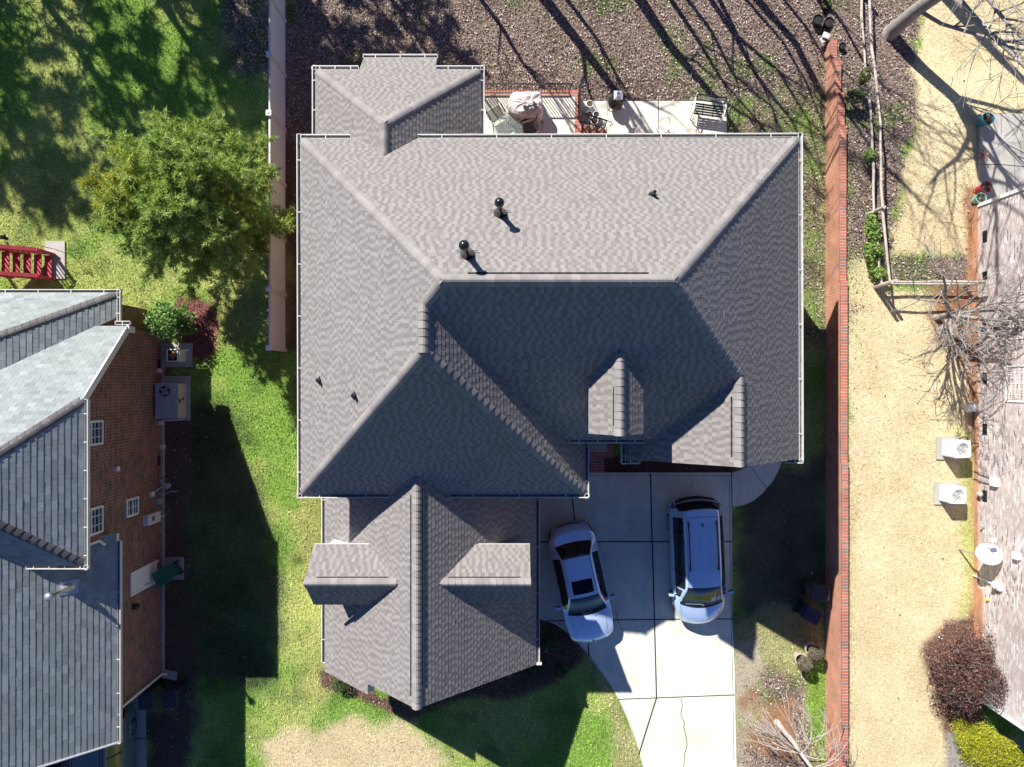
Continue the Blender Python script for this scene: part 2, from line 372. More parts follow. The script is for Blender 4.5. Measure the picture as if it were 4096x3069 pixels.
# (polygon in 2211-px, colour, feather m, wobble m, kind)
REG = [
 ([(617,-90),(1800,-90),(1800,330),(1783,720),(1715,720),(1715,300),(617,300)], LEAF, .3, .3, 'leaf'),
 ([(600,300),(660,300),(660,760),(617,760)], SOIL, .2, .15, 'soil'),
 ([(500,-20),(585,-20),(585,150),(540,175),(490,130)], LEAF, .35, .35, 'leaf'),
 ([(1783,-60),(2000,-60),(1985,260),(1958,335),(1940,465),(1915,620),(1922,700),(1890,560),(1783,575)], LEAF, .25, .3, 'leaf'),
 ([(2000,-60),(2400,-60),(2400,560),(2040,552),(1922,548),(1915,620),(1940,465),(1958,335),(1985,260),(1975,150)], DRY, .22, .25, 'dry'),
 ([(1828,560),(1885,552),(1905,600),(1925,620),(2100,640),(2120,800),(2120,1800),(1828,1800)], DRY, .22, .2, 'dry'),
 ([(1925,552),(2105,556),(2105,622),(1925,612)], LEAF, .2, .15, 'leaf'),
 ([(2005,615),(2110,615),(2110,770),(2075,790),(2010,700)], CLAY*.75, .35, .25, 'soil'),
 ([(2082,400),(2112,400),(2112,1560),(2092,1560),(2096,1000),(2088,700)], CLAY, .12, .08, 'soil'),
 ([(2072,930),(2100,930),(2105,1300),(2070,1330),(2085,1150)], YGREEN*1.05, .3, .2, 'dry'),
 ([(1990,1400),(2040,1340),(2120,1330),(2130,1600),(2060,1640),(2020,1520)], MULCH*1.6, .2, .15, 'mulch'),
 ([(2050,1590),(2300,1590),(2300,1800),(2045,1800)], ROCK, .2, .15, 'soil'),
 ([(1580,1010),(1790,1000),(1790,1430),(1580,1430)], np.array((.135,.135,.085)), .6, .5, 'grass'),  # ground colour darkened where the centre house's shade falls
 ([(1585,1330),(1790,1300),(1790,1800),(1585,1800)], YGREEN*.55+PALE*.35, .4, .4, 'grass'),
 ([(1585,1380),(1640,1380),(1625,1800),(1585,1800)], PALE, .25, .3, 'dry'),
 ([(1640,1470),(1745,1430),(1760,1800),(1610,1800)], LEAF*1.1, .35, .4, 'leaf'),
 ([(1612,1545),(1630,1515),(1670,1503),(1715,1515),(1730,1560),(1715,1600),(1660,1612),(1620,1590)], STRAW, .55, .55, 'straw'),
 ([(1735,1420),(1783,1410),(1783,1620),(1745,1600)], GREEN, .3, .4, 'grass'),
 ([(640,1000),(720,1000),(720,1500),(640,1500)], YGREEN*.9, .5, .6, 'grass'),
 ([(570,1610),(640,1570),(760,1545),(880,1575),(960,1640),(960,1800),(560,1800)], DRY*.92, .5, .5, 'dry'),
 ([(430,560),(600,545),(600,700),(480,720),(430,650)], YGREEN, .8, .6, 'grass'),
 ([(335,1075),(395,880),(450,860),(520,910),(560,1100),(600,1240),(600,1480),(520,1500),(340,1480)], np.array((.095,.135,.055)), .5, .4, 'grass'),  # lawn colour darkened in the outline of the left house's cast shadow
 ([(345,780),(400,820),(410,1000),(420,1200),(415,1330),(430,1460),(400,1530),(345,1540)], SOIL, .5, .4, 'soil'),
 ([(345,1540),(430,1480),(400,1640),(350,1800),(310,1800),(310,1540)], SOIL*.9, .3, .25, 'soil'),
 ([(370,640),(420,632),(460,660),(472,700),(465,760),(440,785),(415,770),(380,700)], np.array((.21,.085,.075)), .12, .1, 'mulch'),
 ([(688,1445),(760,1440),(820,1500),(905,1540),(885,1552),(790,1520),(700,1480)], MULCH*1.5, .15, .12, 'mulch'),
 ([(890,1400),(1160,1300),(1240,1370),(1275,1410),(1245,1445),(1180,1490),(1100,1512),(1030,1500),(900,1540)], MULCH*1.25, .18, .15, 'mulch'),
 ([(1275,1400),(1330,1500),(1375,1620),(1392,1800),(1330,1800),(1330,1560),(1280,1460)], YGREEN*.55+PALE*.3, .3, .3, 'grass'),
 ([(1260,985),(1590,985),(1590,1030),(1260,1030)], MULCH*.9, .1, .08, 'soil'),
 ([(1490,230),(1783,200),(1783,680),(1725,700),(1725,310),(1500,300)], GREEN*.8+LEAF*.15, 1.2, .8, 'mixed'),
 ([(1050,180),(1480,180),(1480,245),(1050,215)], LEAF*.65, .5, .4, 'leaf'),
]
HARD = []                                # hardscape polygons: no blades here
def ground_eval(x, v):
    px, py = x, v
    col = np.zeros(x.shape+(3,)); n1 = vnoise(x, v, .45, 1)[..., None]; n2 = vnoise(x, v, 1.3, 2)[..., None]
    col[:] = GREEN; k = np.clip((n1-.42)*5, 0, 1)*.75; col = col*(1-k)+YGREEN*k
    k = np.clip((.42-n2)*5, 0, 1)*.45; col = col*(1-k)+DGREEN*k
    wt = {q: np.zeros(x.shape) for q in ('grass', 'leaf', 'dry', 'soil', 'straw', 'mixed', 'mulch')}; wt['grass'][:] = 1
    wob = vnoise(x, v, .9, 3)-.5; wob2 = vnoise(x, v, 3.1, 4)-.5
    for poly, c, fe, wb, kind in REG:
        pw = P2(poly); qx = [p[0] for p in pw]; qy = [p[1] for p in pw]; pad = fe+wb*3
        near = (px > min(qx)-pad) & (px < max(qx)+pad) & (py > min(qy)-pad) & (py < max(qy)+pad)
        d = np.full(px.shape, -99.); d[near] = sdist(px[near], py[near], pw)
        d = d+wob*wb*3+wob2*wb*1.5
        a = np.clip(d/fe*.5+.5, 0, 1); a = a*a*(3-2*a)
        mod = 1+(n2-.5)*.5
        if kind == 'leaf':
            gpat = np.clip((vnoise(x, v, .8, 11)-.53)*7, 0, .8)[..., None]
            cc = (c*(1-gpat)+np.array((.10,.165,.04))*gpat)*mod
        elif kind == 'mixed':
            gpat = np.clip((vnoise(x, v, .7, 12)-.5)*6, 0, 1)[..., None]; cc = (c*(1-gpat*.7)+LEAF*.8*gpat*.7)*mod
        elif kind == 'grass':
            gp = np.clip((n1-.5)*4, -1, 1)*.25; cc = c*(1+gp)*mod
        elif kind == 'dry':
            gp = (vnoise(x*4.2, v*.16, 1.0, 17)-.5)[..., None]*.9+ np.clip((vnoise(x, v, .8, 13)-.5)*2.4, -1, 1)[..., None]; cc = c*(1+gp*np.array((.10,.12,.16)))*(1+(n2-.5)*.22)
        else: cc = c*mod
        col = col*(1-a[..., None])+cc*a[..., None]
        for q in wt: wt[q] *= 1-a
        wt[kind] += a
    hard = np.zeros(x.shape)
    for pw in HARD:
        qx = [p[0] for p in pw]; qy = [p[1] for p in pw]
        near = (px > min(qx)-.1) & (px < max(qx)+.1) & (py > min(qy)-.1) & (py < max(qy)+.1)
        if near.any(): hard[near] = np.maximum(hard[near], np.clip(sdist(px[near], py[near], pw)/.06+1, 0, 1))
    return col, wt, hard

# hardscape outlines (X,V)
def cs(x, y, ox, oy): return gs(ox+x/1.841, oy+y/1.841)
drive_left = [cs(x, y, 2000, 2169) for x, y in [(265,540),(300,568),(400,600),(520,680),(650,830),(780,1010),(870,1150),(950,1330),(1020,1530),(1055,1657),(1075,1750),(1085,1900)]]
DRIVE = [cs(240,535,2000,1600), *drive_left, cs(1755,1900,2000,2169), cs(1742,1657,2000,2169), cs(1726,900,2000,2169), cs(1708,560,2000,2169), cs(1706,535,2000,1600)]
WALK = [cs(x, y, 2000, 1600) for x, y in [(1708,537),(1760,520),(1850,480),(1900,300),(2085,300),(2085,420),(2050,520),(2005,600),(1930,690),(1860,745),(1790,775),(1710,787)]]
PATIO_LOW = [(2.64,-11.1),(8.44,-11.1),(8.44,-7.0),(2.64,-7.0)]
PATIO_UP = [(-1.3,-11.2),(2.64,-11.2),(2.64,-7.0),(-1.3,-7.0)]
NPATIO = [gs(3918,456,1.1),gs(4400,456,1.1),gs(4400,845,1.1),gs(3914,845,1.1)]
NDRIVE = [(-22,11.3),(-14.45,11.3),(-14.4,22),(-22,22)]
PADS = [[(-13.9,6.85),(-12.94,6.85),(-12.94,7.72),(-13.9,7.72)], [(-13.75,-1.6),(-12.6,-1.6),(-12.6,-.65),(-13.75,-.65)], [(-13.75,-.3),(-12.68,-.3),(-12.68,1.45),(-13.75,1.45)],
        [gs(182,966),gs(262,966),gs(262,1116),gs(182,1116)], []]; RPADS = [[(16.0,2.0),(17.0,2.0),(17.0,2.86),(16.0,2.86)], [(15.92,3.72),(16.9,3.72),(16.9,4.56),(15.92,4.56)]]; PADS.pop()
HOUSES = [[(-6.4,-10.4),(-1.3,-10.4),(-1.3,-7.3),(8.6,-7.3),(8.6,2.0),(3.9,2.0),(3.9,1.2),(2,1.2),(2,3.1),(.7,3.1),(.7,9.6),(-6.4,9.6)],
          [(-24,-2),(-13.77,-2),(-13.77,11.5),(-24,11.5)], [(17.48,-6.7),(30,-6.7),(30,11.8),(17.48,11.8)]]
HARD += [DRIVE, WALK, PATIO_LOW, PATIO_UP, NPATIO, NDRIVE]+PADS+RPADS+HOUSES

xs = np.concatenate([[-400,-200,-100,-60,-40], np.arange(-27, 27.01, .16), [40,60,100,200,400]])
ys = np.concatenate([[-400,-200,-100,-60,-35], np.arange(-20, 20.01, .16), [35,60,100,200,400]])
GX, GV = np.meshgrid(xs, ys, indexing='ij'); gcol, _, _ = ground_eval(GX, GV)
nx, ny = GX.shape
zz = (vnoise(GX, GV, .5, 21)-.5)*.03
zz[np.abs(GX) > 26] = 0; zz += gz(GX, GV)
me = bpy.data.meshes.new('ground')
vv = np.stack([GX, -GV, zz-.012], -1).reshape(-1, 3)
ii = np.arange(nx*ny).reshape(nx, ny)
fc = np.stack([ii[:-1, :-1], ii[:-1, 1:], ii[1:, 1:], ii[1:, :-1]], -1).reshape(-1, 4)
me.from_pydata(vv.tolist(), [], fc.tolist())
at = me.attributes.new('gcol', 'FLOAT_COLOR', 'POINT'); c4 = np.ones((nx*ny, 4), np.float32); c4[:, :3] = gcol.reshape(-1, 3)
at.data.foreach_set('color', c4.ravel())
gm_, t, b = nodes('ground_soil_and_turf')
a = nd(t, 'ShaderNodeAttribute', attribute_name='gcol')
f = math_(t, 'MULTIPLY', remap(t, noise(t, 9, 5, .7), .3, .7, .72, 1.22), remap(t, noise(t, 38, 4, .7), .3, .7, .6, 1.3))
link(t, vmul(t, a.outputs['Color'], f), b.inputs['Base Color']); b.inputs['Roughness'].default_value = .95; b.inputs['Specular IOR Level'].default_value = .1
bp = nd(t, 'ShaderNodeBump'); bp.inputs['Strength'].default_value = .8; bp.inputs['Distance'].default_value = .05
link(t, noise(t, 26, 5, .7), bp.inputs['Height']); link(t, bp.outputs[0], b.inputs['Normal'])
me.materials.append(gm_); go = bpy.data.objects.new('ground', me); COL.objects.link(go); tag(go, kind='structure')

FR = (-21.2, 21.2, -16.2, 16.2)
def scatter_pts(n, key, mask=None):
    x = rng.uniform(FR[0], FR[1], n); v = rng.uniform(FR[2], FR[3], n)
    col, wt, hard = ground_eval(x, v)
    keep = (rng.random(n) < (wt[key] if isinstance(key, str) else sum(wt[k]*f for k, f in key.items()))) & (hard < .02)
    return x[keep], v[keep], col[keep]
def blades(name, n, key, h, wd, gain, var, label, cat):
    x, v, c = scatter_pts(n, key); N = len(x)
    z = gz(x, v)-.01; hh = h*rng.uniform(.5, 1.4, N); an = rng.uniform(0, 2*math.pi, N); ln = rng.uniform(.4, 1.5, N)*hh; la = rng.uniform(0, 2*math.pi, N)
    ww = wd*rng.uniform(.6, 1.3, N)
    a = np.stack([x-np.cos(an)*ww, v-np.sin(an)*ww, z], -1); b2 = np.stack([x+np.cos(an)*ww, v+np.sin(an)*ww, z], -1)
    c2 = np.stack([x+np.cos(la)*ln, v+np.sin(la)*ln, z+hh], -1)
    cols = c*gain*rng.uniform(1-var, 1+var, (N, 1))*rng.uniform(.9, 1.1, (N, 3))
    o = poly_mesh(name, np.stack([a, b2, c2], 1), 3, cols, M['blade']); return tag(o, label, cat, kind='stuff')
blades('lawn_grass', 420000, {'grass': 1, 'mixed': .7, 'leaf': .22}, .075, .016, np.array((1.4,1.42,1.35)), .45, 'short green lawn grass with yellow patches', 'grass')
blades('dormant_grass', 240000, 'dry', .05, .014, 1.15, .3, 'tan dormant winter grass', 'grass')
blades('pine_straw', 60000, 'straw', .04, .01, 1.2, .4, 'orange brown pine straw in a round bed', 'pine straw')
def chips(name, n, key, label):
    x, v, c = scatter_pts(n, key); N = len(x); cols = c*rng.choice((.35,.7,1.1,1.7,2.2), N)[:, None]*rng.uniform(.8, 1.2, (N, 3))
    nr = unit(np.stack([rng.normal(0, .5, N), rng.normal(0, .5, N), np.ones(N)], -1)); q = leaf_quads(np.stack([x, v, gz(x, v)+rng.uniform(0, .04, N)], -1), nr, rng.uniform(.02, .05, N), .4)
    return tag(poly_mesh(name, q, 4, cols, M['litter']), label, 'mulch', kind='stuff')
chips('bark_mulch', 450000, 'mulch', 'dark brown and reddish bark mulch in the planting beds')
def leaves(name, n, key, label):
    x, v, c = scatter_pts(n, key); N = len(x)
    pal = np.array([(.52,.42,.37),(.43,.32,.27),(.30,.215,.175),(.20,.14,.115),(.10,.075,.06),(.05,.042,.038),(.64,.54,.49)])
    cols = pal[rng.choice(7, N, p=[.14,.17,.18,.17,.15,.13,.06])]*rng.uniform(.8, 1.2, (N, 1))
    nr = unit(np.stack([rng.normal(0, .45, N), rng.normal(0, .45, N), np.ones(N)], -1))
    q = leaf_quads(np.stack([x, v, gz(x, v)+rng.uniform(.005, .045, N)], -1), nr, rng.uniform(.018, .048, N), .65)
    return tag(poly_mesh(name, q, 4, cols, M['litter']), label, 'leaves', kind='stuff')
leaves('fallen_leaves', 520000, {'leaf': .85, 'mixed': .3, 'soil': .03, 'grass': .006, 'dry': .002, 'mulch': .05}, 'dry brown and pinkish leaf litter')

# ---------------------------------------------------------------- hardscape
def slab(name, poly, z, m, label=None):
    mb = MB(); mb.prism(poly, -.1, z); return structure(mb, name, m)
slab('driveway', DRIVE, .02, M['concrete']); slab('walkway', WALK, .024, M['concrete']); slab('patio', PATIO_LOW, .1, M['concrete'])
slab('neighbour_patio', NPATIO, 1.12, M['concrete2']); slab('neighbour_driveway', NDRIVE, .02, M['concrete2'])
jm = MB()
def jline(pts, wd, z=.0245):
    for p, q in zip(pts[:-1], pts[1:]): jm.bar((*p, z-.002), (*q, z-.002), wd, .008)
A3 = lambda x, y: cs(x, y, 2000, 1600)
A4 = lambda x, y: cs(x, y, 2000, 2169)
jline([A3(1108,540),A3(1115,900),A3(1128,1300),A4(1137,600),A4(1148,1000),A4(1151,1148),A4(1090,1340),A4(1022,1560)], .05)
jline([A3(264,1046),A3(700,1043),A3(1708,1043)], .045); jline([A4(345,580),A4(480,575),A4(1135,568),A4(1720,564)], .04)
jline([A4(870,1156),A4(1150,1145),A4(1728,1123)], .035); jline([A3(528,700),A3(550,890)], .045); jline([A4(648,735),A4(655,835)], .05)
jline([A3(1704,536),A3(1708,790)], .03); jline([A3(628,555),A3(1700,557)], .012); jline([A3(1690,560),A3(1692,1000),A4(1700,560),A4(1712,1000),A4(1720,1600)], .012)
jline([A4(268,525),A4(420,585),A4(540,690),A4(660,830),A4(800,1030),A4(880,1170),A4(960,1340),A4(1030,1560)], .012)
jline([A3(1845,488),A3(1965,655)], .015, .0285)
jc = [A4(1328,1150),A4(1342,1200),A4(1330,1270),A4(1357,1330),A4(1352,1360),A4(1367,1420),A4(1377,1490),A4(1358,1560),A4(1352,1657)]
jline(jc, .022); jline([A4(850,505),A4(865,540),A4(862,570),A4(885,610),A4(905,650),A4(912,700)], .018)
jline([A3(1420,590),A3(1405,640)], .014)
structure(jm, 'driveway_joint', M['joint'])
jm = MB(); jline([gs(2631,404),gs(2631,560)], .03, .1045); jline([gs(2427,405),gs(2427,470)], .02, .1045); structure(jm, 'patio_joint', M['joint'])
jm = MB(); jline([gs(3920,658,1.1),gs(4010,660,1.1),gs(4100,668,1.1)], .025, 1.1245); jline([(-16.5,11.4),(-16.5,20)], .04, .0245); jline([(-22,14),(-14.45,14)], .03, .0245); structure(jm, 'neighbour_concrete_joint', M['joint'])
mb = MB()
for p in PADS: mb.prism(p, -.1, .05)
for p in RPADS: mb.prism(p, 1.0, 1.25)
structure(mb, 'equipment_pad', M['concrete2'])
# upper patio: slab with brick border
mb = MB(); mb.prism([(-1.4,-11.05),(2.42,-11.05),(2.42,-7.0),(-1.4,-7.0)], -.1, .7); structure(mb, 'raised_patio', M['concrete'])
mb = MB(); mb.bx(-1.4, 2.66, -11.28, -11.052, -.1, .72); mb.bx(2.422, 2.66, -11.05, -7.0, -.1, .72); structure(mb, 'patio_border', M['coping'])
mb = MB()
for i in range(3): mb.bx(2.662+.30*i, 2.96+.30*i, -10.0, -7.2, .05, .56-.15*i)
mb.bx(3.562, 3.72, -10.0, -7.2, .05, .13)
structure(mb, 'brick_steps', M['brick'])
mb = MB(); mb.bx(1.9, 3.98, .9, 2.9, -.1, .16); mb.bx(1.9, 3.62, 2.905, 3.5, -.1, .10); structure(mb, 'porch', M['coping'])
mb = MB(); mb.bx(1.9, 3.72, 1.16, 2.66, .1, .185); structure(mb, 'porch_floor', M['concrete2'])

# ---------------------------------------------------------------- roof construction
def clip_poly(sub, clip):
    area = sum(clip[i][0]*clip[(i+1) % len(clip)][1]-clip[(i+1) % len(clip)][0]*clip[i][1] for i in range(len(clip)))
    if area < 0: clip = clip[::-1]
    out = sub
    for i in range(len(clip)):
        ax, ay = clip[i]; bx_, by = clip[(i+1) % len(clip)]; inp = out; out = []
        if not inp: return []
        for j in range(len(inp)):
            p = inp[j]; q = inp[(j+1) % len(inp)]
            sp = (bx_-ax)*(p[1]-ay)-(by-ay)*(p[0]-ax); sq = (bx_-ax)*(q[1]-ay)-(by-ay)*(q[0]-ax)
            if sp >= 0: out.append(p)
            if (sp >= 0) != (sq >= 0):
                k = sp/(sp-sq); out.append((p[0]+(q[0]-p[0])*k, p[1]+(q[1]-p[1])*k))
    return out
def tris(poly):
    p = list(poly)
    if sum(p[i][0]*p[(i+1) % len(p)][1]-p[(i+1) % len(p)][0]*p[i][1] for i in range(len(p))) < 0: p = p[::-1]
    cr = lambda a, b, c: (b[0]-a[0])*(c[1]-a[1])-(b[1]-a[1])*(c[0]-a[0])
    if all(cr(p[i-1], p[i], p[(i+1) % len(p)]) >= 0 for i in range(len(p))): return [p]
    out = []
    while len(p) > 3:
        for i in range(len(p)):
            a, b, c = p[i-1], p[i], p[(i+1) % len(p)]
            if cr(a, b, c) <= 1e-9: continue
            if any(q not in (a, b, c) and cr(a, b, q) >= 0 and cr(b, c, q) >= 0 and cr(c, a, q) >= 0 for q in p): continue
            out.append([a, b, c]); p.pop(i); break
        else: break
    return out+[p]
class Plane:                               # z = z0 + t * ((X,V)-p0).up
    def __init__(s, p0, up, z0, t): s.p0 = p0; s.up = up; s.z0 = z0; s.t = t; s.k = math.sqrt(1+t*t)
    def __call__(s, x, v): return s.z0+s.t*((x-s.p0[0])*s.up[0]+(v-s.p0[1])*s.up[1])
    def uv(s, x, v): return ((x-s.p0[0])*-s.up[1]+(v-s.p0[1])*s.up[0], ((x-s.p0[0])*s.up[0]+(v-s.p0[1])*s.up[1])*s.k)
    def xyz(s, u, w, h):
        a = w/s.k; x = s.p0[0]-u*s.up[1]+a*s.up[0]; v = s.p0[1]+u*s.up[0]+a*s.up[1]
        n = 1/s.k
        return (x-s.up[0]*s.t*n*h, v-s.up[1]*s.t*n*h, s.z0+s.t*a+n*h)
def shingle(mb, pl, polys, style='arch', seed=0):
    rg = random.Random(seed); polys = [q for p in polys for q in tris(p)]
    UV = [[pl.uv(*p) for p in q] for q in polys]
    u0 = min(p[0] for q in UV for p in q); u1 = max(p[0] for q in UV for p in q)
    w0 = min(p[1] for q in UV for p in q); w1 = max(p[1] for q in UV for p in q)
    ex = .134 if style == 'arch' else .178
    r = math.floor(w0/ex)
    while r*ex < w1:
        a, b = r*ex, (r+1)*ex
        u = u0-rg.random()*.4 if style == 'arch' else u0-.32+(.1525 if r % 2 else 0)
        tab = rg.random() < .5; rt = rg.uniform(.98, 1.02); jit = rg.uniform(-.004, .004)
        while u < u1:
            if style == 'arch':
                wd = rg.uniform(.095, .125) if tab else rg.uniform(.075, .145)
                h = .0125 if tab else .0085
                tn = (rg.uniform(1.06, 1.26) if tab else rg.uniform(.80, .94))*rt
            else:
                wd = .305; h = .014+rg.uniform(-.002, .003); tn = rg.choice((.86,.93,.97,1.0,1.03,1.07,1.15))*rg.uniform(.95, 1.05)
            cell = [(u, a+jit), (u+wd-(.006 if style != 'arch' else 0), a+jit), (u+wd-(.006 if style != 'arch' else 0), b+.01), (u, b+.01)]
            for q in UV:
                c = clip_poly(cell, q)
                if len(c) < 3: continue
                ar = abs(sum(c[i][0]*c[(i+1) % len(c)][1]-c[(i+1) % len(c)][0]*c[i][1] for i in range(len(c))))/2
                if ar < 2e-4: continue
                n = len(c)
                top = [pl.xyz(p[0], p[1], h-(h-.004)*min(1, max(0, (p[1]-a)/ex))) for p in c]
                bot = [pl.xyz(p[0], p[1], -.02) for p in c]
                mb.add(top+bot, [tuple(range(n))]+[(i, (i+1) % n, n+(i+1) % n, n+i) for i in range(n)], tn)
            u += wd
            if style == 'arch': tab = rg.random() < (.06 if tab else .90)
        r += 1
def deck(mb, pl, poly, th=.16):
  for poly in tris(poly): mb.prism(poly, lambda x, v: pl(x, v)-th, lambda x, v: pl(x, v)-.025)
def smin(a, b, k=.07):
    h = max(k-abs(a-b), 0)/k; return min(a, b)-h*h*k*.25
def caps(mb, p, q, pa, pb, wd=.15, step=.2, lift=.036, seed=0, tone=(.90,1.18), vent=0):
    """row of overlapping cap shingles along a ridge or hip from p to q in plan; pa, pb are the two slopes"""
    rg = random.Random(seed); p = Vector(p); q = Vector(q); d = q-p; L = d.length; d /= L; n = Vector((-d.y, d.x))
    N = max(1, int(L/step)); rows = 7
    for i in range(N):
        a0 = L*i/N; a1 = L*(i+1)/N+.01; tn = rg.uniform(*tone); pts = []
        for a, hh in ((a0, lift+.024+vent), (a1, lift+.002+vent)):
            for k in range(rows):
                o = (k/(rows-1)*2-1)*wd; c = p+d*a+n*o
                edge = .0 if 0 < k < rows-1 else .02
                pts.append((c.x, c.y, smin(pa(c.x, c.y), pb(c.x, c.y), .14)+hh-edge))
        fs = [(k, k+1, rows+k+1, rows+k) for k in range(rows-1)]
        b0 = len(pts); pts += [(x, v, z-.05) for x, v, z in pts[:rows]]; fs += [(k, k+1, b0+k+1, b0+k) for k in range(rows-1)]
        mb.add(pts, fs, tn)
def gutter(p, q, z, out, house, strap=.9, name='gutter', wd=.125):
    """open gutter along the eave p->q; 'out' is the outward direction in plan"""
    mb = MB(); p = Vector(p); q = Vector(q); o = Vector(out); L = (q-p).length; d = (q-p)/L
    def seg(off, w_, z0, z1, ext=0, mi=0):
        a = p+o*off-d*ext; c = q+o*off+d*ext; mb.bar((a.x, a.y, (z0+z1)/2), (c.x, c.y, (z0+z1)/2), w_, z1-z0, 1, (0,0,1), mi)
    seg(.012, .012, -.12+z, z+.0); seg(wd, .024, z-.12, z+.012); seg(wd/2+.008, wd-.03, z-.12, z-.105, 0, 1); seg(wd/2+.008, wd-.03, z-.10, z-.085, -.01, 1)
    for e in (p-d*.006, q+d*.006):
        a = e+o*.018; c = e+o*(wd-.017); mb.bar((a.x, a.y, z-.055), (c.x, c.y, z-.055), .014, .118)
    n = max(1, round(L/strap))
    for i in range(n):
        c = p+d*(L*(i+.5)/n); a = c-o*.02; e = c+o*(wd-.018); mb.bar((a.x, a.y, z+.006), (e.x, e.y, z+.006), .026, .01)
    return mb.build(name, [M['gutter'], M['trough']], house)

# ---------------------------------------------------------------- main house
hs = thing('brick_house', 'large brick house with complex grey shingle hip roof and dormers in the centre', 'house', 0, 0)
Z = 5.8
T = Plane((0,-7.66), (0,1), Z, 1.05); Lp = Plane((-6.6,0), (1,0), Z, 1.104); Bp = Plane((0,-2.44), (0,-1), 11.28, 1.12)
Fp = Plane((0,3.44), (0,-1), Z, 1.155); RW = Plane((2.27,0), (-1,0), Z, 1.104); Rp = Plane((8.95,0), (-1,0), Z, 1.07); GL = Plane((3.56,0), (1,0), Z, 1.114)
DL = Plane((2.09,0), (1,0), 8.75, 1.09); DR = Plane((3.55,0), (-1,0), 8.75, 1.09)
GaL = Plane((-6.62,0), (1,0), 2.85, .99); GaR = Plane((.845,0), (-1,0), 2.85, .99)
AT = Plane((0,5.24), (0,1), 4.86, 1.1); AB = Plane((0,7.20), (0,-1), 4.86, 1.1)
SL = Plane((-6.63,0), (1,0), 4, .957); SR = Plane((-1.07,0), (-1,0), 4, .957); ST = Plane((0,-10.62), (0,1), 4, .957)
ROOF = [
 (T, [[(-6.6,-7.66),(8.95,-7.7),(3.82,-2.44),(-1.62,-2.44)]], [[(-6.6,-7.66),(8.95,-7.7),(3.82,-2.44),(-1.62,-2.44)]]),
 (Lp, [[(-6.6,-7.66),(-1.62,-2.44),(-2.165,-1.92),(-2.165,-.8),(-6.6,3.44)]], None),
 (Fp, [[(-6.6,3.44),(-2.165,-.8),(2.27,3.44)]], None),
 (RW, [[(-2.165,-1.92),(-2.165,-.8),(2.27,3.44),(2.27,1.4),(1.2,1.4)]], None),
 (Bp, [[(-1.62,-2.44),(3.82,-2.44),(6.2,-.17),(4.36,1.66),(1.46,1.66),(-2.165,-1.92)]], None),
 (GL, [[(6.2,-.17),(6.2,2.27),(3.56,2.38),(3.56,1.3),(4.72,1.3)]], None),
 (Rp, [[(8.95,-7.7),(3.82,-2.44),(6.2,-.17),(8.95,-.17)], [(6.2,-.17),(6.2,2.27),(8.95,2.36),(8.95,-.17)]], None),
 (GaL, [[(-2.89,2.8),(-2.89,9.84),(-6.62,9.84),(-6.62,2.95),(-3.2,2.95)], [(-6.62,9.84),(-4.73,9.84),(-4.73,10.2),(-6.62,10.2)]], None),
 (GaR, [[(-2.89,2.8),(-2.89,9.84),(.845,9.96),(.845,2.95),(-2.7,2.95)]], None),
 (SL, [[(-6.63,-10.62),(-3.85,-7.84),(-3.85,-6.84),(-4.15,-7.15),(-6.63,-7.15)]], None),
 (SR, [[(-1.07,-10.62),(-3.85,-7.84),(-3.85,-6.84),(-3.55,-7.15),(-1.07,-7.15)]], None),
 (ST, [[(-6.63,-10.62),(-1.07,-10.62),(-3.85,-7.84)], [(-5.15,-11.3),(-2.61,-11.3),(-2.61,-10.62),(-5.15,-10.62)]], None),
]
mb = MB(); sf = MB()
for i, (pl, polys, _) in enumerate(ROOF):
    shingle(mb, pl, polys, 'arch', 100+i)
    for q in polys: deck(sf, pl, q)
roof = mb.build('roof', M['shingle'], hs); sf.build('soffit', M['white'], roof)
HIPS = [((-6.55,-7.6),(-1.62,-2.44),T,Lp),((8.9,-7.65),(3.82,-2.44),T,Rp),((3.82,-2.44),(6.2,-.17),Bp,Rp),((-1.62,-2.44),(-2.165,-1.92),Bp,Lp),
        ((-6.55,3.39),(-2.165,-.8),Lp,Fp),((2.22,3.39),(-2.165,-.8),RW,Fp),((-6.58,-10.57),(-3.85,-7.84),ST,SL),((-1.12,-10.57),(-3.85,-7.84),ST,SR)]
RIDGES = [((-1.62,-2.44),(3.82,-2.44),T,Bp,.03),((-2.165,-.75),(-2.165,-1.95),RW,Lp,.02),((6.2,2.27),(6.2,-.17),GL,Rp,.02),((2.82,1.36),(2.82,-.6),DL,DR,.01),
          ((-2.89,9.86),(-2.89,2.85),GaL,GaR,.02),((-3.85,-7.84),(-3.85,-6.9),SL,SR,.0)]
for i, (p, q, a, b2) in enumerate(HIPS):
    mb = MB(); caps(mb, p, q, a, b2, seed=i); mb.build('hip_cap', M['cap'], roof)
for i, (p, q, a, b2, vt) in enumerate(RIDGES):
    mb = MB(); caps(mb, p, q, a, b2, seed=50+i, vent=vt); mb.build('ridge_cap', M['cap'], roof)
def ridge_vent(parent, p, q, pl, side):
    mb = MB(); mb.bar((p[0], p[1], pl(*p)+.03), (q[0], q[1], pl(*q)+.03), .03, .03); return mb.build('ridge_vent', M['dark'], parent)
ridge_vent(roof, (-1.05,-2.63), (3.25,-2.63), T, 0); ridge_vent(roof, (-3.085,9.5), (-3.085,3.4), GaL, 0); ridge_vent(roof, (6.01,2.0), (6.01,.35), GL, 0); ridge_vent(roof, (-2.70,9.2), (-2.70,3.2), GaR, 0)
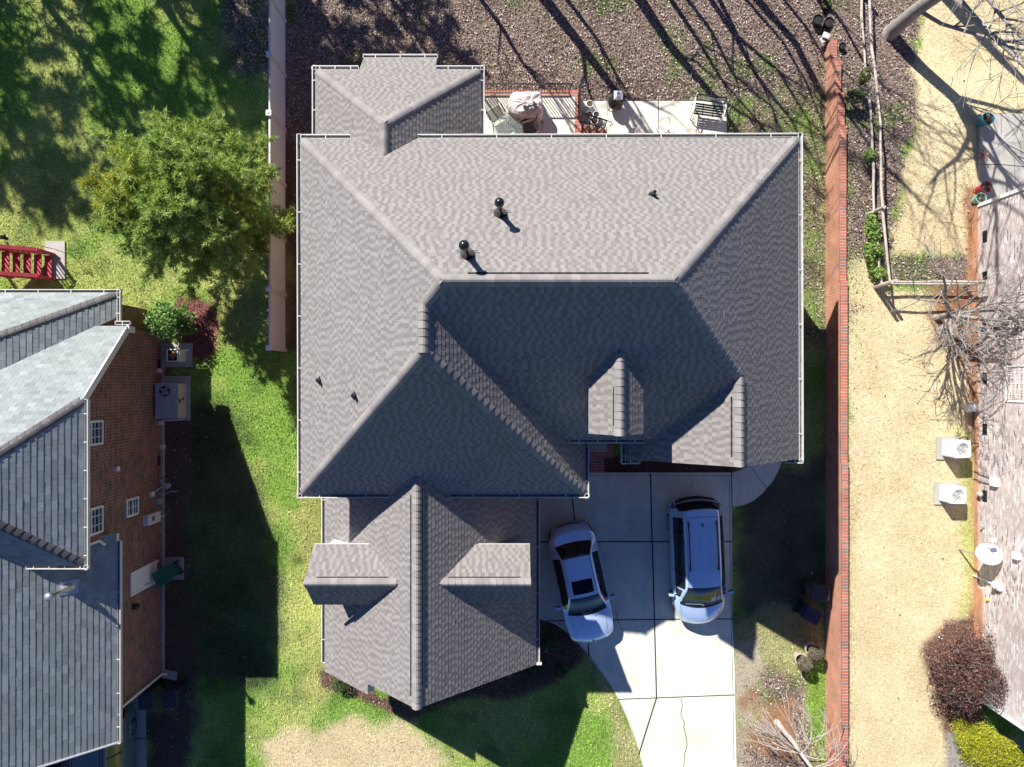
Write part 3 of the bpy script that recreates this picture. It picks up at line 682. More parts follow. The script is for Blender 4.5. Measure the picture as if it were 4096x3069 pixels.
# garage and entry dormers
def dormer(ridge_p, ridge_q, pa, pb, polya, polyb, front, wall_polys, seed):
    d = MB()
    for pts, fs in wall_polys: d.add(pts, fs)
    dw = d.build('dormer', M['white'], hs)
    mb = MB(); shingle(mb, pa, [polya], 'arch', seed); shingle(mb, pb, [polyb], 'arch', seed+1); r = mb.build('dormer_roof', M['shingle'], dw)
    mb = MB(); deck(mb, pa, polya, .12); deck(mb, pb, polyb, .12); mb.build('dormer_soffit', M['white'], dw)
    mb = MB(); caps(mb, ridge_p, ridge_q, pa, pb, seed=seed+2, vent=.02); mb.build('dormer_ridge_cap', M['cap'], dw)
    return dw
def gable_prism(x0, x1, v0, v1, zb, ze, zr, axis):
    if axis == 'x':
        vm = (v0+v1)/2; P = [(x, v, z) for x in (x0, x1) for v, z in ((v0,zb),(v1,zb),(v1,ze),(vm,zr),(v0,ze))]
    else:
        xm = (x0+x1)/2; P = [(x, v, z) for v in (v0, v1) for x, z in ((x0,zb),(x1,zb),(x1,ze),(xm,zr),(x0,ze))]
    return P, [(0,1,2,3,4),(5,6,7,8,9)]+[(i, (i+1) % 5, 5+(i+1) % 5, 5+i) for i in range(5)]
dormer((2.82,1.37), (2.82,-.8), DL, DR, [(2.82,-.9),(2.82,1.36),(2.09,1.36),(2.09,-.18)], [(2.82,-.9),(2.82,1.36),(3.55,1.36),(3.55,-.18)], 0,
       [gable_prism(2.25, 3.39, -.3, 1.2, 6.6, 8.70, 9.34, 'v')], 300)
dA = dormer((-6.47,6.22), (-3.6,6.22), AT, AB, [(-6.46,5.24),(-4.58,5.24),(-3.50,6.22),(-6.46,6.22)], [(-6.46,7.20),(-4.58,7.20),(-3.50,6.22),(-6.46,6.22)], 0,
       [gable_prism(-6.2, -4.4, 5.42, 7.02, 2.9, 4.9, 5.72, 'x')], 310)
dB = dormer((.59,6.22), (-2.2,6.22), AT, AB, [(.58,5.24),(-1.20,5.24),(-2.28,6.22),(.58,6.22)], [(.58,7.20),(-1.20,7.20),(-2.28,6.22),(.58,6.22)], 0,
       [gable_prism(.35, -1.4, 5.42, 7.02, 2.9, 4.9, 5.72, 'x')], 320)
for dd, x, sg in ((dA, -6.2, -1), (dB, .35, 1)):
    mb = MB(); mb.bx(x-.02, x+.02, 5.75, 6.63, 3.55, 4.85); wn = mb.build('window', M['pane'], dd)
    mb = MB()
    for v0, v1, z0, z1 in ((5.68,6.70,4.85,4.92),(5.68,6.70,3.48,3.55),(5.68,5.75,3.55,4.85),(6.63,6.70,3.55,4.85),(5.75,6.63,4.18,4.22)): mb.bx(x-.035, x+.035, v0, v1, z0, z1)
    mb.build('window_frame', M['white'], wn)
ridge_vent(roof, (-6.1,6.06), (-3.9,6.06), AT, 0); ridge_vent(roof, (.25,6.06), (-2.0,6.06), AT, 0); ridge_vent(roof, (2.66,1.1), (2.66,.1), DL, 0)
# walls
mb = MB()
mb.bx(-6.2, 8.55, -7.25, 1.15, -.2, 5.7); mb.bx(-6.2, 1.87, 1.15, 3.02, -.2, 5.7); mb.bx(3.96, 8.55, 1.15, 1.96, -.2, 5.7)
mb.bx(-6.25, .5, 3.02, 9.5, -.2, 2.8); mb.bx(-6.25, -1.45, -10.22, -7.25, -.2, 3.95); mb.bx(-4.9, -2.86, -10.95, -10.22, -.2, 3.3)
for P, fs in (gable_prism(3.96, 8.55, 1.7, 1.955, 5.7, 6.05, 8.45, 'v'), gable_prism(-6.3, .55, 9.2, 9.49, 2.8, 3.0, 6.35, 'v')): mb.add(P, fs)
mb.build('wall', M['brick'], hs)
# gutters
e = .0
gutter((-6.6,-7.66), (-5.05,-7.66), Z, (0,-1), hs, 1.25); gutter((-3.05,-7.66), (8.95,-7.7), Z, (0,-1), hs, 1.7)
gutter((-6.6,-7.8), (-6.57,3.58), Z, (-1,0), hs, 1.7); gutter((8.95,-7.84), (8.98,2.42), Z, (1,0), hs, 1.7)
gutter((-6.74,3.44), (-3.85,3.44), Z, (0,1), hs, 1.3); gutter((-1.95,3.44), (2.41,3.44), Z, (0,1), hs, 1.7); gutter((2.27,1.45), (2.27,3.58), Z, (1,0), hs, 1.1)
gutter((1.72,1.66), (3.98,1.66), 6.7, (0,1), hs, .55); gutter((3.56,1.5), (3.56,2.52), Z, (-1,0), hs, .6); gutter((3.42,2.38), (4.0,2.38), Z, (0,1), hs, .6)
gutter((8.6,2.36), (9.1,2.36), Z, (0,1), hs, .6)
gutter((-6.62,3.3), (-6.62,9.9), 2.83, (-1,0), hs, 1.6); gutter((.845,3.3), (.845,9.9), 2.83, (1,0), hs, 1.6)
gutter((-6.77,-10.62), (-5.2,-10.62), 3.98, (0,-1), hs, .6); gutter((-2.57,-10.62), (-.93,-10.62), 3.98, (0,-1), hs, .7)
gutter((-6.63,-10.76), (-6.63,-7.75), 3.98, (-1,0), hs, .9); gutter((-1.07,-10.76), (-1.07,-7.75), 3.98, (1,0), hs, .95); gutter((-5.17,-11.3), (-2.59,-11.3), 3.35, (0,-1), hs, .9)
mb = MB(); mb.bar((.9,9.9,2.75), (.9,9.98,2.75), .3, .16); mb.build('fascia_return', M['white'], hs)
mb = MB(); mb.tube([(8.75,2.2,5.7),(8.62,2.1,5.4),(8.62,2.1,.2)], .05, 6); mb.build('downspout', M['white'], hs)
mb = MB()
for i in range(5): mb.lathe([(.16-.03*i,.0+.1*i),(.16-.03*i,.1+.1*i)], (-4.72,9.98,3.9-.0*i), 8)
mb = MB(); mb.box((-4.75,10.05,4.42), (.34,.3,.12)); mb.build('rake_return', M['white'], hs)
# roof penetrations
def flue(px, py):
    # base from pixel on the T plane
    z = 9
    for _ in range(12): x, v = g(px, py, z); z = T(x, v)
    c = MB(); c.lathe([(.19,-.12),(.17,.08),(.12,.26),(.085,.42),(.075,.5),(.07,1.02),(.105,1.06),(.125,1.14),(.125,1.2),(.09,1.28),(.03,1.31)], (x, v, z), 20)
    o = c.build('flue_pipe', M['pipe'], hs, True)
    c = MB(); Mx = Matrix.Rotation(math.atan(T.t), 3, 'X'); c.box((x, v, z+.015), (.36,.36,.012), 0, 1, 0, Mx); c.bar((x-.27,v-.1,z+.0), (x+.27,v-.1,z+.0), .025, .02); c.build('flashing', M['trough'], o)
flue(1080, 462); flue(1009, 550)
def vent_pipe(px, py, pl, h=.33):
    z = 7
    for _ in range(12): x, v = g(px, py, z); z = pl(x, v)
    c = MB(); c.tube([(x,v,z-.08),(x,v,z+h)], .05, 12); c.lathe([(.12,-.06),(.06,.1)], (x, v, z), 12); o = c.build('vent_pipe', M['pipe'], hs)
    u = pl.up; c = MB()
    c.bar((x-u[1]*.13, v+u[0]*.13, z+.03), (x+u[1]*.13, v-u[0]*.13, z+.03), .02, .015); c.build('flashing', M['black'], o)
vent_pipe(1409, 421, T); vent_pipe(690, 822, Lp, .28); vent_pipe(766, 855, Lp, .28)
# back wall windows and doors (hidden from above, visible from the side)
for x in (-4.9,-3.3, 1.0, 5.6, 7.2):
    mb = MB(); mb.bx(x-.5, x+.5, -7.28, -7.2, 3.2, 4.7) if x > -1 else mb.bx(x-.4, x+.4, -10.25 if x < -3 and x > -3.2 else -10.25, -10.2, 1.2, 2.6)
    mb.build('window', M['pane'], hs)
mb = MB(); mb.bx(2.3, 3.3, 1.14, 1.19, .2, 2.4); mb.build('front_door', M['white'], hs)
for x in (5.2, 6.9):
    mb = MB(); mb.bx(x-.45, x+.45, 1.93, 1.98, 1.0, 2.5); wn = mb.build('window', M['pane'], hs)
mb = MB(); mb.bx(-5.4, -.4, 9.46, 9.53, 0, 2.2); mb.build('garage_door', M['white'], hs)

# ---------------------------------------------------------------- neighbour house on the left
nh = thing('brick_house', 'dark red brick house with blue grey roof at the left edge of the photo', 'house', -18, 3)
NT = Plane((0,.48), (0,1), 5.8, 1.03); NR = Plane((-13.4,0), (-1,0), 5.8, 1.02); NF = Plane((0,5.67), (0,-1), 5.8, 1.02)
NG = Plane((-13.4,0), (-1,0), 3.95, .95); NG2 = Plane((-23.6,0), (1,0), 3.95, .95); NB = Plane((0,-2.6), (0,1), 2.63, 1.03)
ET = Plane((0,-3.2), (0,1), 2.85, 1.25); ER = Plane((-14,0), (-1,0), 2.85, .75)
mb = MB(); sf = MB()
for i, (pl, ps) in enumerate([(NT, [[(-13.4,-2.0),(-13.4,.48),(-16,3.07),(-24,3.07),(-24,-2.0)]]), (NR, [[(-13.4,.48),(-16,3.07),(-13.4,5.67)]]),
        (NF, [[(-16,3.07),(-13.4,5.67),(-24,5.67),(-24,3.07)]]), (NG, [[(-13.4,5.1),(-13.4,12.15),(-18.5,12.15),(-18.5,5.1)], [(-15.2,5.1),(-18.5,5.1),(-18.5,3.4)]]),
        (NG2, [[(-23.6,5.1),(-23.6,12.15),(-18.5,12.15),(-18.5,5.1)]]),
        (ET, [[(-14,-3.2),(-20,.4),(-24,.4),(-24,-3.2)]]), (ER, [[(-14,-3.2),(-20,.4),(-20,1.98),(-14,-2.38)]])]):
    shingle(mb, pl, ps, 'tab', 500+i)
    for q in ps: deck(sf, pl, q)
nroof = mb.build('roof', M['slate'], nh); sf.build('soffit', M['white'], nroof)
for i, (p, q, a, b2) in enumerate([((-13.45,.53),(-16,3.07),NT,NR), ((-13.45,5.62),(-16,3.07),NR,NF), ((-14.05,-3.17),(-20,.4),ET,ER)]):
    mb = MB(); caps(mb, p, q, a, b2, seed=70+i, wd=.15, step=.19, tone=(.8,1.15)); mb.build('hip_cap', M['slatecap'], nroof)
mb = MB(); caps(mb, (-18.5,12.1), (-18.5,5.2), NG, NG2, seed=77); mb.build('ridge_cap', M['slatecap'], nroof)
mb = MB()
mb.bx(-24, -13.77, -1.95, 5.3, -.2, 2.8); mb.bx(-23.9, -13.77, 5.302, 11.5, -.2, 3.85); mb.bx(-24, -14.3, -2.9, -1.95, -.2, 2.8)
mb.add([(x, v, z) for x in (-13.77,-13.9) for v, z in ((-1.95,2.8),(.5,5.75),(5.3,5.75),(5.3,2.8))], [(0,1,2,3),(4,5,6,7),(0,1,5,4),(1,2,6,5),(2,3,7,6)])
P, fs = gable_prism(-23.2, -13.8, 11.0, 11.49, 3.85, 4.1, 8.6, 'v'); mb.add(P, fs)
mb.build('wall', M['nbrick'], nh)
mb = MB(); mb.bx(-13.79, -13.70, -1.95, 11.5, -.1, .12); mb.build('brick_ledge', M['concrete2'], nh)
gutter((-13.4,.5), (-13.4,5.82), 5.8, (1,0), nh, .95); gutter((-15.2,5.67), (-13.26,5.67), 5.8, (0,1), nh, .55); gutter((-13.4,5.35), (-13.4,12.2), 3.95, (1,0), nh, 1.1)
gutter((-22,-3.2), (-13.86,-3.2), 2.87, (0,-1), nh, 1.1); gutter((-14,-3.34), (-14,-2.2), 2.87, (1,0), nh, .5); gutter((-13.86,-2.05), (-13.35,-2.05), 3.2, (0,-1), nh, .5)
mb = MB(); mb.bar((-13.42,-1.98,3.12), (-13.42,.46,5.66), .05, .22); mb.box((-13.5,-1.9,3.05), (.3,.22,.4)); mb.build('rake_board', M['white'], nh)
mb = MB(); mb.bar((-13.4,12.17,3.86), (-18.5,12.17,8.7), .05, .2); mb.build('rake_board', M['white'], nh)
def nwin(v0, v1, z0, z1, rows, cols):
    mb = MB(); mb.bx(-13.80, -13.755, v0+.06, v1-.06, z0+.06, z1-.06); wn = mb.build('window', M['pane'], nh); x = -13.745
    mb = MB(); t = .07
    mb.bx(x-.03, x+.03, v0, v0+t, z0, z1); mb.bx(x-.03, x+.03, v1-t, v1, z0, z1); mb.bx(x-.03, x+.03, v0+t, v1-t, z0, z0+t); mb.bx(x-.03, x+.03, v0+t, v1-t, z1-t, z1)
    zm = (z0+z1)/2; mb.bx(x-.028, x+.028, v0+t, v1-t, zm-.03, zm+.03)
    for i in range(1, cols): c = v0+(v1-v0)*i/cols; mb.bx(x-.012, x+.008, c-.012, c+.012, z0+t, zm-.03); mb.bx(x-.012, x+.008, c-.012, c+.012, zm+.03, z1-t)
    for i in range(1, rows):
        if i*2 == rows: continue
        c = z0+(z1-z0)*i/rows; mb.bx(x-.012, x+.008, v0+t, v1-t, c-.012, c+.012)
    mb.build('window_frame', M['white'], wn)
    mb = MB(); n = int((v1-v0+.1)/.075)
    for i in range(n): mb.bx(-13.78, -13.71, v0-.05+.075*i+.006, v0-.05+.075*(i+1), z0-.21, z0-.02)
    mb.build('window_sill', M['nbrick'], wn)
nwin(1.22, 2.04, 4.15, 5.5, 6, 3); nwin(4.08, 4.98, 4.15, 5.5, 6, 3); nwin(4.14, 4.80, 1.88, 2.70, 4, 2)
mb = MB(); mb.bx(-13.80, -13.745, 6.92, 7.60, .5, 2.34); dr = mb.build('door', M['white'], nh)
mb = MB(); mb.bx(-13.78, -13.72, 6.83, 6.92, .42, 2.42); mb.bx(-13.78, -13.72, 7.60, 7.69, .42, 2.42); mb.bx(-13.78, -13.72, 6.92, 7.60, 2.34, 2.42); mb.build('door_frame', M['white'], dr)
for z, nm in ((1.45, 'deadbolt'), (1.3, 'handle')): mb = MB(); mb.lathe([(.03,-.03),(.035,.0),(.03,.03)], (-13.71,7.52,z), 8); mb.build(nm, M['chrome'], dr)
mb = MB(); mb.tube([(-13.5,5.35,5.7),(-13.66,5.25,5.45),(-13.69,5.22,5.3),(-13.69,5.22,4.45),(-13.62,5.40,4.25)], .045, 6); mb.build('downspout', M['white'], nh)
mb = MB(); mb.tube([(-13.36,11.25,3.88),(-13.5,11.28,3.7),(-13.66,11.33,3.5),(-13.68,11.36,.25),(-13.55,11.42,.12)], .045, 6); mb.build('downspout', M['white'], nh)
mb = MB(); mb.bar((-13.75,11.40,.05), (-13.2,11.52,.03), .28, .07); mb.bar((-13.75,11.27,.09), (-13.2,11.38,.06), .03, .08); mb.bar((-13.75,11.53,.09), (-13.2,11.66,.06), .03, .08)
tag(mb.build('splash_block', M['concrete2']), 'grey concrete splash block under the downspout by the left house', 'splash block')
mb = MB(); mb.bx(-13.77, -13.58, 4.93, 5.32, .55, 1.5); o = mb.build('meter_box', M['ac'], nh)
mb = MB(); mb.bx(-13.585, -13.57, 5.03, 5.2, 1.0, 1.25); mb.build('meter_dial', M['galv'], o); mb = MB(); mb.tube([(-13.7,5.2,.55),(-13.7,5.2,-.05)], .03, 6); mb.build('conduit', M['white'], o)
mb = MB(); mb.bx(-13.77, -13.62, 4.45, 4.68, .35, .62); mb.build('utility_box', M['acgrey'], nh)
mb = MB(); mb.bx(-13.77, -13.66, 4.13, 4.3, .85, 1.08); o = mb.build('utility_box', M['ac'], nh); mb = MB(); mb.tube([(-13.72,4.2,.85),(-13.72,4.0,.0)], .018, 6); mb.build('conduit', M['white'], o)
for v, z in ((2.97,3.35), (-.5,.38), (1.54,.25), (2.5,.1)):
    mb = MB(); mb.bx(-13.77, -13.66, v-.08, v+.08, z-.1, z+.1); mb.build('vent_cover', M['ac'], nh)
mb = MB(); mb.lathe([(.06,-.12),(.1,-.08),(.1,.08),(.05,.13)], (-13.66,8.1,2.2), 10); mb.build('wall_lamp', M['black'], nh)
mb = MB()
for v in (-.75, 3.0): mb.bx(-13.78, -13.755, v-.2, v+.2, .2, .42)
mb.build('crawl_vent', M['dark'], nh)
# metal flue on the lower roof
z = 6
for _ in range(12): x, v = g(150, 1268, z); z = NG(x, v)
mb = MB(); mb.lathe([(.14,-.15),(.13,.1),(.09,.3),(.055,.34),(.055,.95),(.12,.97),(.13,1.07),(.06,1.12)], (x, v, z), 16); o = mb.build('metal_flue', M['galv'], nh, True)
mb = MB(); Mx = Matrix.Rotation(math.atan(.95), 3, 'Y'); mb.box((x, v, z+.03), (.55,.45,.012), 0, 1, 0, Mx); mb.build('flashing', M['galv'], o)
# gas meter
t_ = thing('gas_meter', 'small grey gas meter with pipes against the left brick house', 'meter', -13.45, 3.95)
mb = MB(); mb.lathe([(.05,.25),(.11,.28),(.12,.36),(.11,.44),(.05,.47)], (-13.42,3.98,0), 12); mb.bx(-13.53, -13.35, 3.90, 4.06, .25, .5); mb.build('meter_body', M['acgrey'], t_)
mb = MB(); mb.tube([(-13.6,3.75,-.05),(-13.6,3.75,.55),(-13.45,3.9,.55),(-13.45,3.95,.48)], .02, 6); mb.tube([(-13.7,4.25,.5),(-13.5,4.3,.4),(-13.35,4.22,.35),(-13.2,4.25,.02)], .02, 6); mb.build('pipes', M['galv'], t_)

# ---------------------------------------------------------------- house on the right
site(1.2)
rh = thing('brick_house', 'whitewashed brick house at the right edge of the photo', 'house', 24, 2.6)
mb = MB(); mb.bx(18.26, 30, -6.97, 12.3, -.2, 5.6); mb.build('wall', M['wbrick'], rh)
mb = MB(); mb.bx(18.22, 18.3, -7.0, 12.33, -.2, .2); mb.bx(18.225, 18.5, 8.0, 12.33, .2, .45); mb.build('foundation', M['obrick'], rh)
mb = MB(); mb.bx(18.21, 18.38, -7.03, -6.9, .2, 5.6); mb.build('corner_board', M['white'], rh)
mb = MB(); mb.bx(18.21, 18.38, 12.24, 12.37, .2, 5.6); mb.build('corner_board', M['white'], rh)
RW1 = Plane((17.9,0), (1,0), 5.6, .6); RW2 = Plane((30.4,0), (-1,0), 5.6, .6)
mb = MB()
for pl, q in ((RW1, [(17.95,-7.3),(17.95,12.6),(24.1,12.6),(24.1,-7.3)]), (RW2, [(30.3,-7.3),(30.3,12.6),(24.1,12.6),(24.1,-7.3)])): mb.prism(q, lambda x, v: pl(x, v)-.15, lambda x, v: pl(x, v))
mb.build('roof', M['slate'], rh)
mb = MB()
for v in (-7.0, 12.3): mb.add([(18.3,v,5.6),(29.9,v,5.6),(24.1,v,9.2),(18.3,v+.1,5.6),(29.9,v+.1,5.6),(24.1,v+.1,9.2)], [(0,1,2),(3,4,5),(0,1,4,3),(1,2,5,4),(2,0,3,5)])
mb.build('gable', M['wbrick'], rh)
for y in (947, 1110, 1312, 1513, 1717, 1984):
    z = .55; x, v = gs(3925, y, z)
    mb = MB(); mb.bx(18.245, 18.268, v-.22, v+.22, .44, .68); o = mb.build('crawl_vent', M['dark'], rh)
    mb = MB()
    for k in range(4): mb.bx(18.235, 18.25, v-.2, v+.2, .475+.048*k, .49+.048*k)
    for k in range(9): mb.bx(18.238, 18.248, v-.2+.05*k-.006, v-.2+.05*k+.006, .46, .66)
    mb.build('grille', M['black'], o)
def rwin(v0, v1, z0, z1, n, m_, grid=None):
    mb = MB(); mb.bx(18.30, 18.32, v0, v1, z0, z1); wn = mb.build('window', m_, rh); x = 18.25
    mb = MB(); mb.bx(x-.02, x+.06, v0-.06, v0, z0, z1); mb.bx(x-.02, x+.06, v1, v1+.06, z0, z1); mb.bx(x-.02, x+.06, v0-.06, v1+.06, z0-.07, z0); mb.bx(x-.02, x+.06, v0-.06, v1+.06, z1, z1+.06)
    if grid:
        for i in range(1, grid[0]): c = v0+(v1-v0)*i/grid[0]; mb.bx(x, x+.055, c-.012, c+.012, z0, z1)
        for i in range(1, grid[1]): c = z0+(z1-z0)*i/grid[1]; mb.bx(x+.002, x+.053, v0, v1, c-.012, c+.012)
    else:
        for i in range(1, n): c = z0+(z1-z0)*i/n; mb.bx(x-.01, x+.055, v0, v1, c-.03, c+.03)
    mb.build('window_frame', M['white'], wn)
M['milk'] = mat('milky_glass', (.62,.66,.66), .25, var=.06)
M['teal_glass'] = mat('curtained_glass', (.16,.24,.22), .12, var=.15, vscale=5)
rwin(-2.38, -1.66, 1.50, 3.2, 4, M['teal_glass']); rwin(-.60, .62, 1.74, 2.94, 1, M['milk'], (6,6))
mb = MB(); mb.bx(18.12, 18.262, 3.55, 3.87, 1.0, 1.35); o = mb.build('electrical_box', M['white'], rh)
mb = MB(); mb.tube([(18.2,3.62,1.0),(18.19,3.52,.9),(18.18,3.42,.05)], .022, 6); mb.tube([(18.2,3.8,1.0),(18.19,3.77,.9),(18.18,3.72,.05)], .022, 6); mb.build('conduit', M['galv'], o)
mb = MB(); mb.lathe([(.02,0),(.09,-.04),(.10,-.18)], (18.15,4.3,.55), 10); mb.build('vent_hood', M['terra'], rh)
x, v = gs(4069, 2222, 2.35); mb = MB(); mb.bx(18.1, 18.262, v-.12, v+.12, 2.2, 2.45); mb.build('dryer_vent', M['white'], rh)
mb = MB(); mb.bx(18.12, 18.262, 7.45, 7.72, 1.15, 1.55); mb.lathe([(.09,.0),(.09,.12),(.02,.16)], (18.05,7.58,1.3), 12); o = mb.build('meter_box', M['ac'], rh)
mb = MB(); mb.tube([(18.19,7.58,1.15),(18.19,7.56,-.05)], .04, 8); mb.build('conduit', M['white'], o)
mb = MB(); mb.lathe([(.03,0),(.07,.02),(.07,.1),(.03,.13)], (18.2,8.25,.75), 10); mb.build('yellow_lamp', M['yellow'], rh)
mb = MB(); mb.bar((18.255,5.55,.55), (18.10,5.55,.5), .05, .05); mb.build('faucet', M['galv'], rh)
t_ = thing('gas_meter', 'grey gas meter beside the whitewashed wall, above the upper condenser', 'meter', 17.8, .95)
mb = MB(); mb.bx(17.62, 17.85, .82, 1.08, .3, .55); mb.lathe([(.05,.32),(.14,.35),(.15,.45),(.05,.5)], (17.93,.92,0), 12); mb.build('meter_body', M['galv'], t_)
mb = MB(); mb.tube([(17.6,.75,.5),(17.75,.72,.55),(17.9,.74,.5)], .02, 6); mb.tube([(17.95,1.0,.4),(18.0,1.08,.35),(18.25,1.08,.35)], .02, 6); mb.tube([(17.75,.95,.3),(17.75,.95,-.05)], .025, 6); mb.build('pipes', M['galv'], t_)
# satellite dish
t_ = thing('satellite_dish', 'white satellite dish on a leaning pole by the whitewashed wall', 'satellite dish', 17.62, 6.53)
mb = MB(); mb.tube([(17.62,6.53,-.1),(17.62,6.50,1.35),(17.70,6.42,1.5)], .035, 8); mb.build('pole', M['galv'], t_)
c = Vector((17.68,6.32,1.62)); nrm = Vector((-.12,-.42,.85)).normalized(); a = nrm.cross(Vector((0,1,0))).normalized(); b2 = nrm.cross(a)
mb = MB(); rows = []
for r in np.linspace(0.02, 1, 8): rows.append([c+a*(.46*r*math.cos(k*math.pi/12))+b2*(.40*r*math.sin(k*math.pi/12))+nrm*(.10*r*r-.1) for k in range(24)])
mb.grid(rows, loop=True); mb.grid([[p-nrm*.015 for p in q] for q in rows], loop=True); mb.build('dish', M['white'], t_, True)
mb = MB(); l0 = c+b2*.30; l1 = c-Vector((.06,.42,0))+nrm*.42
mb.tube([c-Vector((.05,.3,.05)), l1], .02, 6); mb.box(l1, (.2,.12,.1)); mb.build('feed_arm', M['ac'], t_)
mb = MB(); mb.box(c+nrm*-.085+Vector((.1,.1,0)), (.09,.08,.02)); mb.build('bracket', M['dark'], t_)

site()
# ---------------------------------------------------------------- air conditioners
def condenser(name, label, x, v, z0, w_, h, rz, n=11, group='white condensers beside the whitewashed house'):
    o = thing(name, label, 'air conditioner', 0, 0, 0, group)
    mb = MB(); r = .07
    def ring(s, z): return [(sx*(s-r)+r*math.cos(a)*1, sy*(s-r)+r*math.sin(a), z) for sx, sy, a0 in ((1,1,0),(-1,1,90),(-1,-1,180),(1,-1,270)) for a in (R(a0), R(a0+45), R(a0+90))]
    rows = []
    for i in range(n):
        z = .06+(h-.16)*i/n; d = (h-.16)/n
        rows += [ring(w_/2-.02, z), ring(w_/2-.002, z+d*.15), ring(w_/2-.002, z+d*.7), ring(w_/2-.02, z+d*.75)]
    rows += [ring(w_/2, h-.10), ring(w_/2+.005, h-.03), ring(w_/2-.02, h)]
    mb.grid(rows, loop=True); mb.add(rows[0], [tuple(range(12))]); mb.build('casing', M['ac'], o)
    mb = MB(); mb.lathe([(.26,h-.012),(.26,h+.012),(.235,h+.012),(.225,h-.11),(.02,h-.13)], (0,0,0), 28, close=False)
    P = ring(w_/2-.02, h); ci = [(.26*math.cos(2*math.pi*k/12+R(15)), .26*math.sin(2*math.pi*k/12+R(15)), h+.001) for k in range(12)]
    mb.add(P+ci, [(k, (k+1) % 12, 12+(k+1) % 12, 12+k) for k in range(12)]); mb.build('top_panel', M['ac'], o)
    mb = MB()
    for k in range(4): a = R(90*k+20); mb.bar((.04*math.cos(a),.04*math.sin(a),h-.08), (.2*math.cos(a+.3),.2*math.sin(a+.3),h-.06), .11, .01)
    mb.lathe([(.06,h-.1),(.06,h-.03)], (0,0,0), 10); mb.build('fan', M['galv'], o)
    mb = MB()
    for r_ in (.08,.115,.15,.185,.22): mb.tube([(r_*math.cos(2*math.pi*k/24), r_*math.sin(2*math.pi*k/24), h+.004+.02*(1-r_/.26)) for k in range(25)], .004, 4, cap=False)
    for k in range(4): a = R(45+90*k); mb.tube([(0,0,h+.02),(.25*math.cos(a),.25*math.sin(a),h+.006)], .005, 4)
    mb.build('fan_guard', M['ac'], o)
    return place(o, x, v, z0, rz)
condenser('air_conditioner', 'upper white condenser with hoses, below the gas meter by the whitewashed wall', 17.22*.957, 2.52*.957, 1.25, .64, .80, R(2), 13)
condenser('air_conditioner', 'lower white condenser beside the whitewashed wall', 17.10*.957, 4.30*.957, 1.25, .62, .72, R(-1), 9)
site(1.2); mb = MB(); mb.tube([(17.3,2.15,.5),(17.4,2.05,.62),(17.6,2.1,.55),(17.75,2.3,.3),(18.2,2.35,.3)], .025, 6)
tag(mb.build('hose', M['black']), 'black refrigerant hose behind the upper white condenser', 'hose')
site(); t_ = thing('package_unit', 'large blue grey package air conditioner beside the left brick house', 'air conditioner', -13.25, .66)
mb = MB(); mb.bx(-13.67, -12.83, 0, 1.33, .05, .74); mb.build('casing', M['acbeige'], t_)
mb = MB(); mb.bx(-13.69, -12.81, -.02, 1.35, .741, .775); mb.build('top_panel', M['acgrey'], t_)
mb = MB(); mb.lathe([(.21,.776),(.21,.781)], (-13.32,.30,0), 24); o = mb.build('fan_opening', M['dark'], t_)
mb = MB()
for k in range(4): a = R(90*k+35); mb.bar((-13.32+.03*math.cos(a),.30+.03*math.sin(a),.787), (-13.32+.18*math.cos(a),.30+.18*math.sin(a),.787), .12, .008)
mb.build('fan', M['fanblue'], o)
mb = MB()
for k in range(5): a = R(72*k); mb.bar((-13.32,.30,.80), (-13.32+.25*math.cos(a),.30+.25*math.sin(a),.80), .012, .01)
mb.build('fan_guard', M['acgrey'], o)
mb = MB()
for v in (.42, .98): mb.bx(-12.832, -12.826, v-.005, v+.005, .08, .72)
mb.bx(-12.83, -12.815, .48, .9, .1, .7); mb.build('side_panel', M['acbeige'], t_)
mb = MB(); mb.bx(-12.82, -12.80, .6, .75, .55, .68); mb.bx(-12.82,-12.806,.55,.65,.3,.42); mb.build('breaker', M['dark'], t_)
mb = MB(); mb.bx(-12.90, -12.86, .62, .72, .776, .78); mb.bx(-12.95,-12.9,.2,.26,.776,.78); mb.build('sticker', M['white'], t_)
mb = MB(); mb.tube([(-12.85,1.35,.15),(-13.0,1.42,.12),(-13.2,1.44,.1),(-13.6,1.46,.1),(-13.77,1.45,.2)], .02, 6); mb.build('drain_pipe', M['white'], t_)
t_ = thing('small_condenser', 'small condenser with a rusty fan on a pad below the green bush', 'air conditioner', -13.1, -1.08)
mb = MB(); mb.bx(-13.32, -12.85, -1.32, -.86, .05, .55); mb.build('casing', M['ac'], t_)
mb = MB(); mb.bx(-13.30, -12.93, -1.30, -.88, .551, .556); mb.build('fan_opening', M['dark'], t_)
mb = MB()
for k in range(4): a = R(90*k); mb.bar((-13.11,-1.09,.57), (-13.11+.15*math.cos(a),-1.09+.15*math.sin(a),.575), .11, .008)
mb.build('fan', M['rust'], t_)
mb = MB()
for d in ((-13.33,-12.90,-1.33,-1.30),(-13.33,-12.90,-.88,-.85),(-13.33,-13.30,-1.30,-.88),(-12.93,-12.90,-1.30,-.88)): mb.bx(*d, .552, .60)
mb.build('top_frame', M['white'], t_)

